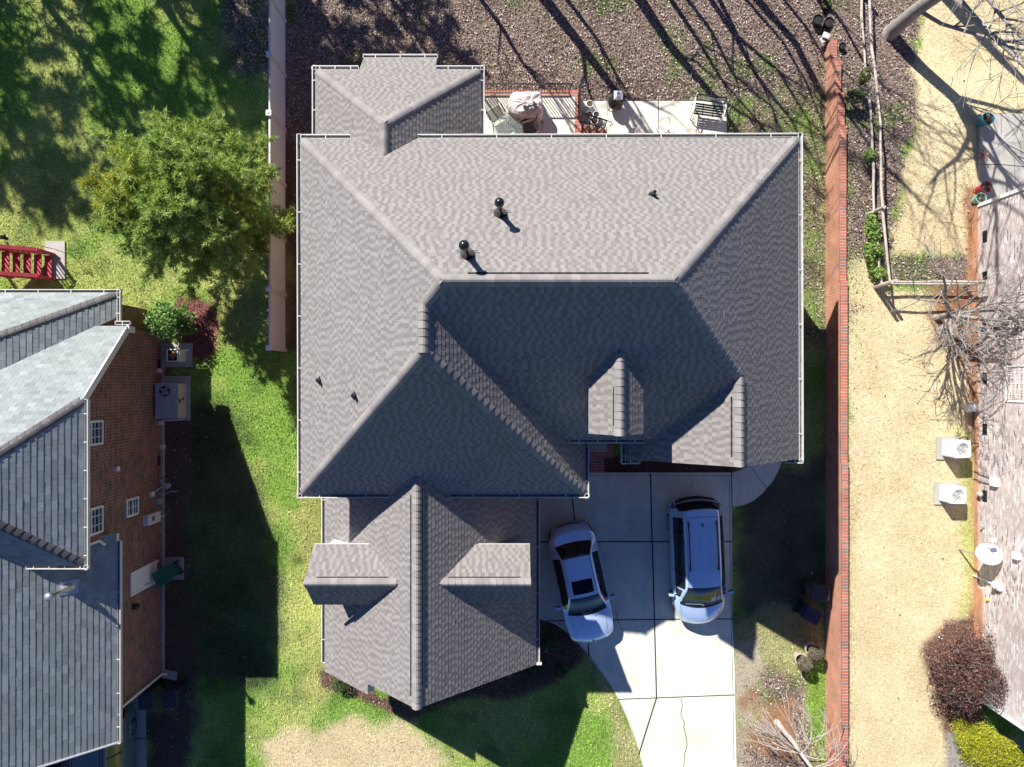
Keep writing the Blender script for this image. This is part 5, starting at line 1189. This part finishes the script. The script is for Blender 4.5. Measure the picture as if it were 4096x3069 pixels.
# sedan: y, ws, wb, zb, wh, zh, crown, bow
SED = Car([(0,.66,.68,.62,.55,.70,.02,.22),(.12,.74,.80,.76,.66,.88,.02,.20),(.35,.80,.86,.90,.70,.99,.025,.16),(.62,.84,.90,.93,.72,1.03,.03,.13),(1.20,.87,.905,.94,.56,1.37,.05,.10),(1.5,.88,.91,.94,.555,1.40,.05,.05),
           (2.1,.88,.91,.93,.56,1.42,.05,0),(2.62,.88,.91,.92,.565,1.38,.045,-.06),(3.42,.87,.905,.90,.74,.98,.05,-.16),(3.8,.85,.90,.86,.70,.92,.055,-.18),(4.3,.82,.86,.76,.64,.80,.055,-.20),(4.62,.72,.78,.64,.55,.67,.04,-.22),(4.74,.62,.66,.50,.48,.54,.02,-.22)])
def sedan():
    o = thing('parked_car', 'silver sedan with a dark sunroof parked at an angle on the driveway', 'car')
    s = SED; off = s.L/2
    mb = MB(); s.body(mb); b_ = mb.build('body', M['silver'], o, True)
    mb = MB(); s.patch(mb, 2.70, 3.43, lambda k: -.37-.06*k*.3, lambda k: .37+.06*k*.3, .008); ws_ = mb.build('windshield', M['glass'], o, True)
    mb = MB(); s.patch(mb, 3.40, 3.50, -.40, .40, .012); mb.build('cowl', M['black'], ws_, True)
    mb = MB()
    for t in (-.22, .12): mb.bar(s.P(3.41, t, .025), s.P(3.34, t+.26, .022), .018, .015)
    mb.build('wiper', M['black'], ws_)
    mb = MB(); s.patch(mb, .66, 1.17, -.385, .385, .008); mb.build('rear_window', M['glass'], o, True)
    for sg in (-1, 1):
        mb = MB(); s.patch(mb, 1.10, 3.25, lambda k: sg*(.44), lambda k: sg*(.66-.0*k), .006, 24, 5)
        # taper the glass at both ends
        for i, p in enumerate(mb.v):
            pass
        sw = mb.build('side_window', M['glass'], o, True)
        mb = MB(); s.patch(mb, 2.02, 2.10, sg*.43, sg*.67, .010, 2, 5); mb.build('pillar', M['black'], sw)
        mb = MB(); s.patch(mb, 1.05, 3.3, sg*.672, sg*.685, .012, 20, 1); mb.build('window_trim', M['chrome'], sw)
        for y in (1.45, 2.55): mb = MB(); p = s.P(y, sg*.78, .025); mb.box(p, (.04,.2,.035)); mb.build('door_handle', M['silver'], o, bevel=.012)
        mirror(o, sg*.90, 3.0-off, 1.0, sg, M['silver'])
        mb = MB(); s.patch(mb, .02, .30, sg*.58, sg*.74, .008, 6, 5); mb.build('tail_light', M['red'], o, True)
        mb = MB(); s.patch(mb, 4.36, 4.62, sg*.46, sg*.70, .008, 6, 5); mb.build('headlight', M['lens'], o, True)
        for y in (.98, 3.80): wheel(o, sg*.885, y-off, .32, M['chrome'], sg)
    mb = MB(); s.patch(mb, 2.03, 2.56, -.27, .27, .008, 8, 8); mb.build('sunroof', M['tint'], o, True)
    mb = MB(); s.patch(mb, 1.2, 2.6, .335, .343, .006, 14, 1); s.patch(mb, 1.2, 2.6, -.343, -.335, .006, 14, 1); s.patch(mb, 3.52, 4.5, .37, .376, .006, 10, 1); s.patch(mb, 3.52, 4.5, -.376, -.37, .006, 10, 1); s.patch(mb, .06, .62, .37, .376, .006, 6, 1); s.patch(mb, .06, .62, -.376, -.37, .006, 6, 1)
    mb.build('panel_gap', M['dark'], b_)
    mb = MB(); s.patch(mb, .0, .05, -.33, .33, .008, 2, 8); mb.build('rear_trim', M['greenp'], o)
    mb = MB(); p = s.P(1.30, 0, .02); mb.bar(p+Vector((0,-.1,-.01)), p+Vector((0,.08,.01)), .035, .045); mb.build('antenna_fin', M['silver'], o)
    mb = MB(); p = s.P(4.60, 0, .004); mb.lathe([(.045,-.01),(.045,.012),(.01,.014)], p, 16); em = mb.build('emblem', M['white'], o)
    mb = MB(); mb.lathe([(.034,.0),(.034,.015),(.01,.016)], p, 16); mb.build('emblem_ring', M['pane'], em)
    mb = MB()
    for y, t in ((3.62,-.14),(3.62,.14),(3.86,-.17)): p = s.P(y, t, .004); mb.box(p, (.03,.03,.015))
    mb.build('washer_jet', M['black'], o)
    return o
def orient(o, x, v, dx, dv): return place(o, x, v, 0, math.atan2(dx, dv))
orient(sedan(), 2.66, 7.68, .2125, .977)

VAN = Car([(0,.78,.80,.60,.70,.82,.01,.20),(.06,.84,.88,.80,.78,1.0,.01,.19),(.14,.87,.93,.98,.76,1.18,.012,.17),(.34,.90,.96,1.0,.64,1.66,.04,.14),(.7,.92,.975,1.01,.645,1.70,.05,.06),(1.6,.93,.98,1.02,.645,1.72,.05,0),
           (2.7,.93,.98,1.01,.645,1.71,.05,0),(3.22,.93,.98,1.0,.64,1.64,.05,-.08),(4.12,.92,.97,.98,.80,1.08,.06,-.20),(4.45,.90,.94,.90,.76,.98,.06,-.26),(4.78,.82,.86,.76,.66,.83,.05,-.30),(4.94,.72,.76,.62,.56,.66,.03,-.30),(5.0,.66,.68,.45,.5,.5,.02,-.30)])
def minivan(label, paint, rails=True, cards=True, roof=None):
    o = thing('parked_car', label, 'car'); s = VAN; off = s.L/2
    mb = MB(); s.body(mb); b_ = mb.build('body', paint, o, True)
    mb = MB(); s.patch(mb, 3.28, 4.06, lambda k: -.375, lambda k: .375, .008); ws_ = mb.build('windshield', M['glass'], o, True)
    mb = MB(); s.patch(mb, 4.04, 4.18, -.40, .40, .012); mb.build('cowl', M['black'], ws_, True)
    mb = MB()
    for t, u in ((-.30, .02), (.0, .3)): mb.bar(s.P(4.07, t, .03), s.P(4.02, u, .026), .022, .018)
    mb.build('wiper', M['galv'], ws_)
    if cards:
        for a, m_ in ((.165, M['paperc']), (.265, M['paperb'])):
            mb = MB(); s.patch(mb, 3.74, 3.95, a, a+.085, .013, 3, 2); mb.build('card', m_, ws_)
    mb = MB(); s.patch(mb, .12, .33, -.52, .52, .008, 8, 20); mb.build('rear_window', M['glass'], o, True)
    for sg in (-1, 1):
        mb = MB(); s.patch(mb, .62, 3.42, sg*.43, sg*.665, .006, 26, 5); sw = mb.build('side_window', M['glass'], o, True)
        mb = MB()
        for y in (1.55, 2.72): s.patch(mb, y, y+.07, sg*.42, sg*.67, .010, 2, 5)
        mb.build('pillar', M['black'], sw)
        mb = MB(); s.patch(mb, 3.5, 3.85, sg*.47, sg*.655, .006, 5, 4); mb.build('quarter_window', M['glass'], o, True)
        for y in (2.45, 2.82): mb = MB(); p = s.P(y, sg*.78, .03); mb.box(p, (.05,.2,.04)); mb.build('door_handle', M['lens'], o, bevel=.012)
        mirror(o, sg*.97, 3.62-off, 1.08, sg, paint)
        mb = MB(); s.patch(mb, .03, .22, sg*.56, sg*.76, .008, 6, 5); mb.build('tail_light', M['red'], o, True)
        mb = MB(); s.patch(mb, 4.55, 4.86, sg*.46, sg*.72, .008, 6, 5); hl = mb.build('headlight', M['lens'], o, True)
        mb = MB(); s.patch(mb, 4.5, 4.62, sg*.72, sg*.77, .010, 3, 2); mb.build('indicator', M['amber'], hl, True)
        for y in (1.05, 4.02): wheel(o, sg*.955, y-off, .335, M['chrome'], sg)
        if rails:
            mb = MB(); x = sg*.52; pts = [(.78,-.03),(.85,.05),(1.1,.065),(1.7,.07),(2.3,.065),(2.55,.05),(2.62,-.03)]
            mb.tube([Vector((x, y-off, s.P(y, .3).z+h+.02)) for y, h in pts], [.025,.032,.022,.02,.022,.032,.025], 8); mb.build('roof_rail', M['black'], o)
    mb = MB()
    for t in (-.15,-.05,.05,.15): s.patch(mb, .95, 2.7, t-.006, t+.006, .010, 16, 2)
    mb.build('roof_rib', paint, b_)
    mb = MB()
    s.patch(mb, .40, 3.25, .348, .356, .006, 20, 1); s.patch(mb, .40, 3.25, -.356, -.348, .006, 20, 1); s.patch(mb, .62, .635, -.37, .37, .006, 1, 16); s.patch(mb, 4.25, 4.7, .39, .396, .006, 8, 1); s.patch(mb, 4.25, 4.7, -.396, -.39, .006, 8, 1)
    for sg in (-1, 1):
        for y in (1.5, 2.66, 3.66): s.patch(mb, y, y+.012, sg*.67, sg*.97, .006, 1, 10)
    mb.build('panel_gap', M['dark'], b_)
    mb = MB(); s.patch(mb, .0, .07, -.45, .45, .008, 3, 14); mb.build('bumper_step', M['black'], o, True)
    mb = MB(); p = s.P(.92, 0, .0); mb.bar(p+Vector((0,-.05,.02)), p+Vector((0,.05,.01)), .05, .04); mb.build('antenna_fin', M['black'], o)
    return o
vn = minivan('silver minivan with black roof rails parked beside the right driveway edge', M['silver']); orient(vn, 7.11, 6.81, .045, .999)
mb = MB(); p = VAN.P(4.9, 0, .004); mb.bar(p+Vector((-.05,0,.0)), p+Vector((.05,0,.0)), .02, .02); mb.build('emblem', M['chrome'], vn)
s2 = minivan('grey green sport utility car beside the left house, partly under its roof', M['greenp'], True, False); orient(s2, -15.72, 14.85, 0, 1)
s3 = minivan('dark car under the front roof edge at the bottom left corner', M['darkp'], False, False); orient(s3, -18.6, 16.0, 0, 1)

# ---------------------------------------------------------------- vegetation
def bush(name, label, cat, x, v, z, rx, rv, rz_, n, size, cols, asp=.6, stems=12, stemmat=None, group=None, up=.3, lump=.35, seed=1, shell=.45, rot=0):
    o = thing(name, label, cat, x, v, 0, group); rg = np.random.default_rng(seed)
    d = unit(rg.normal(size=(n, 3))); nL = 26; lc = unit(rg.normal(size=(nL, 3))); lr = rg.uniform(.55, 1.0, nL)
    near = (d@lc.T); li = near.argmax(1); k = near.max(1)
    rad = (1-lump)+lump*lr[li]*np.clip(k, 0, 1)**6*1.15
    r = rad*(shell+(1-shell)*rg.random(n)**.55)
    cr_, sr_ = math.cos(rot), math.sin(rot); ax = d[:, 0]*r*rx; av = d[:, 1]*r*rv
    c = np.stack([x+ax*cr_-av*sr_, v+ax*sr_+av*cr_, z+d[:, 2]*r*rz_], -1); ok = c[:, 2] > .02; c = c[ok]; d = d[ok]; N = len(c)
    nr = unit(d*.5+rg.normal(size=(N, 3))*.6+np.array((0, 0, up)))
    pal = np.array(cols); cl = pal[rg.integers(0, len(pal), N)]*rg.uniform(.7, 1.3, (N, 1))
    poly_mesh('foliage', leaf_quads(c, nr, size*rg.uniform(.6, 1.3, N), asp), 4, cl, M['leafy'], o)
    if stems:
        mb = MB(); rr = random.Random(seed)
        for i in range(stems):
            a = rr.uniform(0, 6.28); q = rr.uniform(.2, .8); e_ = Vector((x+rx*q*math.cos(a), v+rv*q*math.sin(a), z+rz_*rr.uniform(0, .8)))
            b0 = Vector((x+.1*math.cos(a), v+.1*math.sin(a), -.05)); mid = b0.lerp(e_, .5)+Vector((rr.uniform(-.08,.08), rr.uniform(-.08,.08), .1)); mb.tube([b0, mid, e_], [.025,.016,.006], 5)
        mb.build('stems', stemmat or M['twig'], o)
    return o
bush('green_bush', 'round glossy green bush at the corner of the left brick house', 'bush', -12.98, -2.42, .85, 1.1, 1.0, .9, 3600, .062, [(.13,.26,.05),(.18,.34,.07),(.08,.17,.035),(.30,.44,.15)], .55, 26, M['wood'], seed=3, lump=.7, shell=.3)
site(1.2); bush('burgundy_bush', 'large burgundy brown bush against the whitewashed house', 'bush', 17.15, 10.75, 1.25, 1.72, 1.72, 1.25, 15000, .042, [(.12,.06,.06),(.17,.085,.075),(.09,.05,.06),(.22,.13,.11),(.07,.07,.04),(.26,.12,.08)], .5, 40, seed=5, lump=.65, shell=.35)
bush('yellow_shrub', 'bright yellow green shrub at the lower right corner', 'shrub', 18.6, 14.3, .65, 2.1, 1.1, .75, 22000, .030, [(.42,.42,.02),(.36,.38,.015),(.5,.48,.03),(.24,.28,.015)], .45, 20, seed=6, lump=.55, up=.8, rot=R(38))
site()
for i, (px, py, r, lb) in enumerate([(1188,1385,.42,'small dark green shrub touching the garage gutter corner, uppermost of the shaded bed'),(1150,1450,.48,'dark green shrub under the garage roof edge in the shaded bed'),(1210,1448,.30,'lowest small shrub in the shaded mulch bed')]):
    x, v = g(px, py, .4); bush('dark_shrub', lb, 'shrub', x, v, .38, r, r, .4, 1500, .03, [(.03,.075,.025),(.045,.10,.03),(.025,.055,.02)], .55, 8, None, 'shrubs in the shaded front bed', seed=20+i)
x, v = g(735, 1478, .3); bush('dark_shrub', 'low shrub at the sunny left corner of the garage gable', 'shrub', x, v, .3, .45, .4, .35, 1100, .03, [(.06,.12,.03),(.10,.15,.05)], .55, 8, None, None, seed=29)
def urn(label, x, v, seed):
    o = bush('potted_plant', label, 'potted plant', x+.05, v+.05, .72, .30, .30, .28, 2600, .028, [(.20,.17,.12),(.14,.12,.08),(.27,.23,.17)], .35, 8, None, 'potted dried plants near the brick wall', seed=seed, lump=.12, shell=.75)
    mb = MB(); mb.lathe([(.13,0),(.15,.05),(.2,.34),(.23,.36),(.23,.42),(.19,.42),(.18,.38)], (x, v, 0), 20, close=False); mb.build('pot', M['terra'], o)
urn('round dried plant in a pale pot, in the sun beside the garden wall', 11.22, 10.72, 41); urn('round dried plant in a pale pot, in the shade against the garden wall', 11.62, 10.32, 42)
site(1.1)
# ivy and shrubs along the rail fence
IV = [(.15,.25,.04),(.22,.34,.06),(.10,.18,.04),(.32,.42,.11)]
for i, (px, py, rx, rv, h, n, lb) in enumerate([(1893,490,.42,.75,.8,2200,'bright green vine over the rail fence, above its twin patches'),(1890,545,.5,.6,.8,2000,'bright green vine spreading left of the rail fence'),(1903,590,.45,.42,.7,1500,'bright green vine at the lower end of the rail fence by the corner post'),(1882,335,.30,.35,.7,700,'small green vine tuft high on the rail fence'),(1850,205,.55,.45,.5,900,'dull green ground shrub between the wall and the rail fence')]):
    x, v = g(px, py, h*.8); bush('climbing_vine', lb, 'vine', x, v, h*.6, rx, rv, h*.5, n, .05, IV if i < 4 else [(.08,.13,.05),(.12,.18,.07)], .6, 8, None, 'green vines along the rail fence', seed=60+i, lump=.8, up=.6, shell=.2)
x, v = g(1869, 165, .6); bush('climbing_vine', 'olive green tuft on the upper rail fence', 'vine', x, v, .5, .3, .4, .4, 500, .05, [(.10,.12,.03),(.16,.18,.05)], .5, 5, None, 'green vines along the rail fence', seed=71, lump=.5)

site()
def grow(mb, p, d, L, r, lvl, rg, n_child, spread, minr=.006, droop=0, sides=(8,6,5,4,3)):
    segs = 5 if lvl == 0 else 4; pts = [p]; rad = [r]; c = p.copy(); dd = d.copy()
    for i in range(segs):
        dd = (dd+Vector((rg.gauss(0,.13), rg.gauss(0,.13), rg.gauss(0,.09)-droop*(i+1)))).normalized(); c = c+dd*(L/segs); pts.append(c.copy()); rad.append(max(minr, r*(1-.62*(i+1)/segs)))
    mb.tube(pts, rad, sides[min(lvl, 4)], cap=False)
    if lvl >= 4 or r < minr*1.05: return
    for k in range(n_child[min(lvl, len(n_child)-1)]):
        f = rg.uniform(.3, 1.0); i = min(segs-1, int(f*segs)); q = pts[i].lerp(pts[i+1], f*segs-i)
        ax = Vector((rg.gauss(0,1), rg.gauss(0,1), rg.gauss(0,1))).normalized(); base = (pts[i+1]-pts[i]).normalized()
        nd_ = (base+ax.cross(base).normalized()*spread*rg.uniform(.6,1.3)).normalized()
        grow(mb, q, nd_, L*rg.uniform(.42,.72), max(minr, rad[i]*rg.uniform(.45,.65)), lvl+1, rg, n_child, spread, minr, droop, sides)
def bare_tree(label, x, v, trunk, r0, limbs, seed, m=None, mt=None, group=None, n_child=(5,5,4,3), spread=.8, minr=.006, droop=0, name='bare_tree'):
    """trunk: list of (x,v,z,r); limbs: list of (z index on the trunk, direction, length, radius)"""
    o = thing(name, label, 'tree', x, v, 0, group); rg = random.Random(seed); mb = MB()
    pts = [Vector(t[:3]) for t in trunk]; mb.tube(pts, [t[3] for t in trunk], 12); mb.build('trunk', mt or M['bark'], o, True)
    mb = MB()
    for i, d, L, r in limbs: grow(mb, pts[i].copy(), Vector(d).normalized(), L, r, 1, rg, n_child, spread, minr, droop)
    mb.build('branches', m or M['twig'], o, True); return o
# multi-stem bare tree by the whitewashed house
rg = random.Random(12); lim = []
for k in range(11):
    a = rg.uniform(0, 6.28); lim.append((rg.choice((1,2,2)), (math.cos(a)*.85+.30, math.sin(a)*.8+.25, rg.uniform(.5,1.2)), rg.uniform(2.0,3.0), rg.uniform(.05,.085)))
site(1.2); bare_tree('multi stemmed bare grey tree against the whitewashed house', 16.75, -2.6, [(16.75,-2.6,-.1,.13),(16.76,-2.62,.35,.11),(16.78,-2.65,.75,.09)], .12, lim, 12, M['midbark'], M['midbark'], n_child=(6,6,5,2), spread=.8, minr=.009)
site()
# small weeping bare tree at the bottom, leaning out of the frame
rg = random.Random(5); lim = []
for k in range(12): a = rg.uniform(0, 6.28); lim.append((rg.choice((2,3,3,4)), (math.cos(a), math.sin(a), rg.uniform(.2,.9)), rg.uniform(1.0,1.9), rg.uniform(.018,.03)))
bare_tree('pale weeping bare tree between the pine straw circle and the garden wall', 10.45, 13.35, [(10.45,13.35,-.1,.12),(10.47,13.38,.7,.10),(10.52,13.4,1.5,.09),(10.55,13.5,2.1,.075),(10.6,13.6,2.9,.05)], .1, lim, 5, M['palebark'], M['palebark'], n_child=(5,5,3,2), spread=.9, minr=.007, droop=.11)
# big bare tree at the top right
lim = [(3,(.1,.9,.75),5.5,.14),(3,(.8,-.3,.6),4.5,.10),(4,(-.8,.2,.7),4.5,.10),(5,(.6,.5,.9),4.5,.10),(6,(-.4,.6,.9),4.5,.09),(6,(-.1,-.7,.8),4,.08),(4,(.4,.9,.35),4.2,.08),(7,(0,.3,1),4,.08),(2,(.75,.6,.5),4.2,.08),(5,(-.5,-.5,.7),4,.08)]
site(.4); bare_tree('big bare grey tree leaning out of the upper right edge, above the tan lawn', 15.0, -13.85, [(14.95,-13.85,-.2,.34),(14.95,-13.86,.3,.28),(15.05,-13.9,1.6,.25),(15.3,-13.9,3.0,.24),(15.4,-13.85,3.9,.22),(14.7,-13.85,5.2,.18),(13.9,-13.85,6.6,.15),(13.6,-13.9,8.2,.10)], .3, lim, 21, M['twig'], M['bark'], n_child=(5,5,4,2), spread=.8, minr=.010)
site()
lim = [(k, (math.cos(k*2.4)*.7, math.sin(k*2.4)*.5+.2, .8), 4.0, .08) for k in (2,3,3,4,4,5,5)]
bare_tree('bare tree beyond the upper right edge, seen by its branch shadows on the tan lawn', 15.2, -17.5, [(15.2,-17.5,-.2,.3),(15.3,-17.5,2.5,.24),(15.6,-17.4,4.5,.2),(15.9,-17.3,6.5,.15),(16.2,-17.2,8.5,.1),(16.3,-17.2,10,.06)], .3, lim, 33, group='bare trees beyond the upper edge', n_child=(5,4,3,2), minr=.012)
# trees beyond the upper edge: (x of the shadow at the frame edge, trunk radius, height, distance back)
for i, (sx, r, h, d) in enumerate([(1.55,.26,9.5,2.6),(2.25,.10,7.5,2.0),(5.35,.25,10,2.8),(6.3,.11,8.5,2.2),(7.0,.10,8,2.4),(7.95,.14,9,3.0),(8.35,.11,8,2.3),(9.45,.08,8,2.0),(9.95,.19,9.5,2.6),(10.9,.08,7.5,2.2),(-1.2,.12,7.5,2.4),(12.1,.10,8,2.4)]):
    x = sx-.62*d; v = -15.15-.785*d; rg = random.Random(100+i)
    tr = [(x,v,-.2,r*1.2)]+[(x+rg.uniform(-.12,.12)*k, v+rg.uniform(-.06,.06)*k, h*k/5, r*(1-.16*k)) for k in range(1, 6)]
    lim = [(k, (rg.uniform(-.6,.6), rg.uniform(-.3,.3)-.1, 1.0), h*.25, r*.33) for k in (2,3,3,4,4,5,5)]
    bare_tree('bare tree trunk standing beyond the upper edge, seen by its shadow on the leaves', x, v, tr, r, lim, 200+i, group='bare trees beyond the upper edge', n_child=(3,3,2,1), spread=.55, minr=.012)

# needled evergreens
def tufts(c, d, n_needle, ln, wd, rg, cols):
    N = len(c); idx = np.repeat(np.arange(N), n_needle); M_ = len(idx)
    dd = unit(d[idx]*.9+rg.normal(size=(M_, 3))*.62); side = unit(np.cross(dd, rg.normal(size=(M_, 3)))); L = ln*rg.uniform(.7, 1.25, (M_, 1)); b = c[idx]
    tri = np.stack([b-side*wd, b+side*wd, b+dd*L], 1); return tri, cols[idx]*rg.uniform(.75, 1.25, (M_, 1))
def pine(label, x, v, h, rad, z0, nl, n_t, n_n, seed, ln=.16, wd=.012, pal=None, group=None, twig=.6, yellow=True):
    o = thing('pine_tree', label, 'tree', x, v, 0, group); rg = np.random.default_rng(seed); mb = MB(); tr = MB()
    tr.tube([(x,v,-.2),(x+.05,v,h*.4),(x-.03,v+.03,h*.75),(x,v,h)], [.03*h*.6,.022*h*.6,.014*h*.6,.01], 9); tr.build('trunk', M['bark'], o)
    C = []; D = []
    for i in range(nl):
        f = (i+.5)/nl; zb = z0+(h-z0)*f**.9*.95; a = i*2.39996+rg.uniform(-.3, .3); prof = math.sin(math.pi*min(1, (.16+.84*f)**.8))**.75
        L = rad*(.25+.85*prof)*rg.uniform(.78, 1.12); up = .15+.75*f; p = Vector((x, v, zb)); dd = Vector((math.cos(a), math.sin(a), up)).normalized(); pts = [p.copy()]
        for k in range(5): dd = (dd+Vector((rg.normal(0,.07), rg.normal(0,.07), .07))).normalized(); p = p+dd*L/5; pts.append(p.copy())
        mb.tube(pts, [.035*(1-.15*k)*max(.5, L/3) for k in range(6)], 5, cap=False)
        for j in range(n_t):
            u = rg.uniform(.22, 1.02)*5; k = min(4, int(u)); q = pts[k].lerp(pts[k+1], u-k); sd_ = Vector((rg.normal(), rg.normal(), rg.normal()*.6)).normalized()
            td = ((pts[k+1]-pts[k]).normalized()*.8+sd_*.9).normalized(); tl = twig*rg.uniform(.3, 1.0)*(1.15-.1*k); e_ = q+td*tl
            if rg.random() < .6: mb.tube([q, e_], [.010, .005], 3, cap=False)
            for s_ in (1.0, .72, .45): C.append(q.lerp(e_, s_)); D.append(td)
    mb.build('branches', M['darkbark'], o)
    C = np.array([tuple(q) for q in C]); D = unit(np.array([tuple(q) for q in D])+np.array((0,0,.25)))
    pal = np.array(pal or [(.11,.21,.045),(.15,.27,.06),(.08,.165,.04),(.20,.31,.08)]); cl = pal[rg.integers(0, len(pal), len(C))]
    if yellow:
        yk = np.clip(1.1-np.hypot(C[:, 0]-(x-1.9), C[:, 1]-(v-.1))/1.6, 0, 1)[:, None]*(rg.random((len(C), 1)) < .7); cl = cl*(1-yk)+np.array((.48,.45,.05))*yk
    tri, cc = tufts(C, D, n_n, ln, wd, rg, cl); poly_mesh('needles', tri, 3, cc, M['leafy'], o); return o
pine('bushy long needled pine tree on the green lawn beside the white fence', -10.95, -6.15, 5.9, 3.05, .6, 62, 66, 17, 7, .20, .014, twig=.72, pal=[(.38,.50,.10),(.46,.58,.16),(.30,.42,.09),(.52,.62,.20)])
for i, (x, v, h, rad) in enumerate([(-22.0,-20.2,12.3,3.3),(-18.0,-21.0,12.5,3.0),(-25.6,-18.4,11,3.0),(-15.0,-20.6,11,2.3)]):
    pine('dense pine tree beyond the upper left edge, seen by its shadow on the lawn', x, v, h, rad, 3.0, 34, 16, 12, 300+i, .4, .03, group='pines beyond the upper left edge', twig=1.0, yellow=False)
for i, (x, v, h, rad) in enumerate([(-11.3,-19.5,8.2,1.9),(-7.6,-19.2,8.2,2.0)]):
    pine('slender pine tree beyond the upper edge, seen by its shadow above the house', x, v, h, rad, 2.0, 26, 12, 12, 320+i, .35, .03, group='pines beyond the upper left edge', twig=.8, yellow=False)
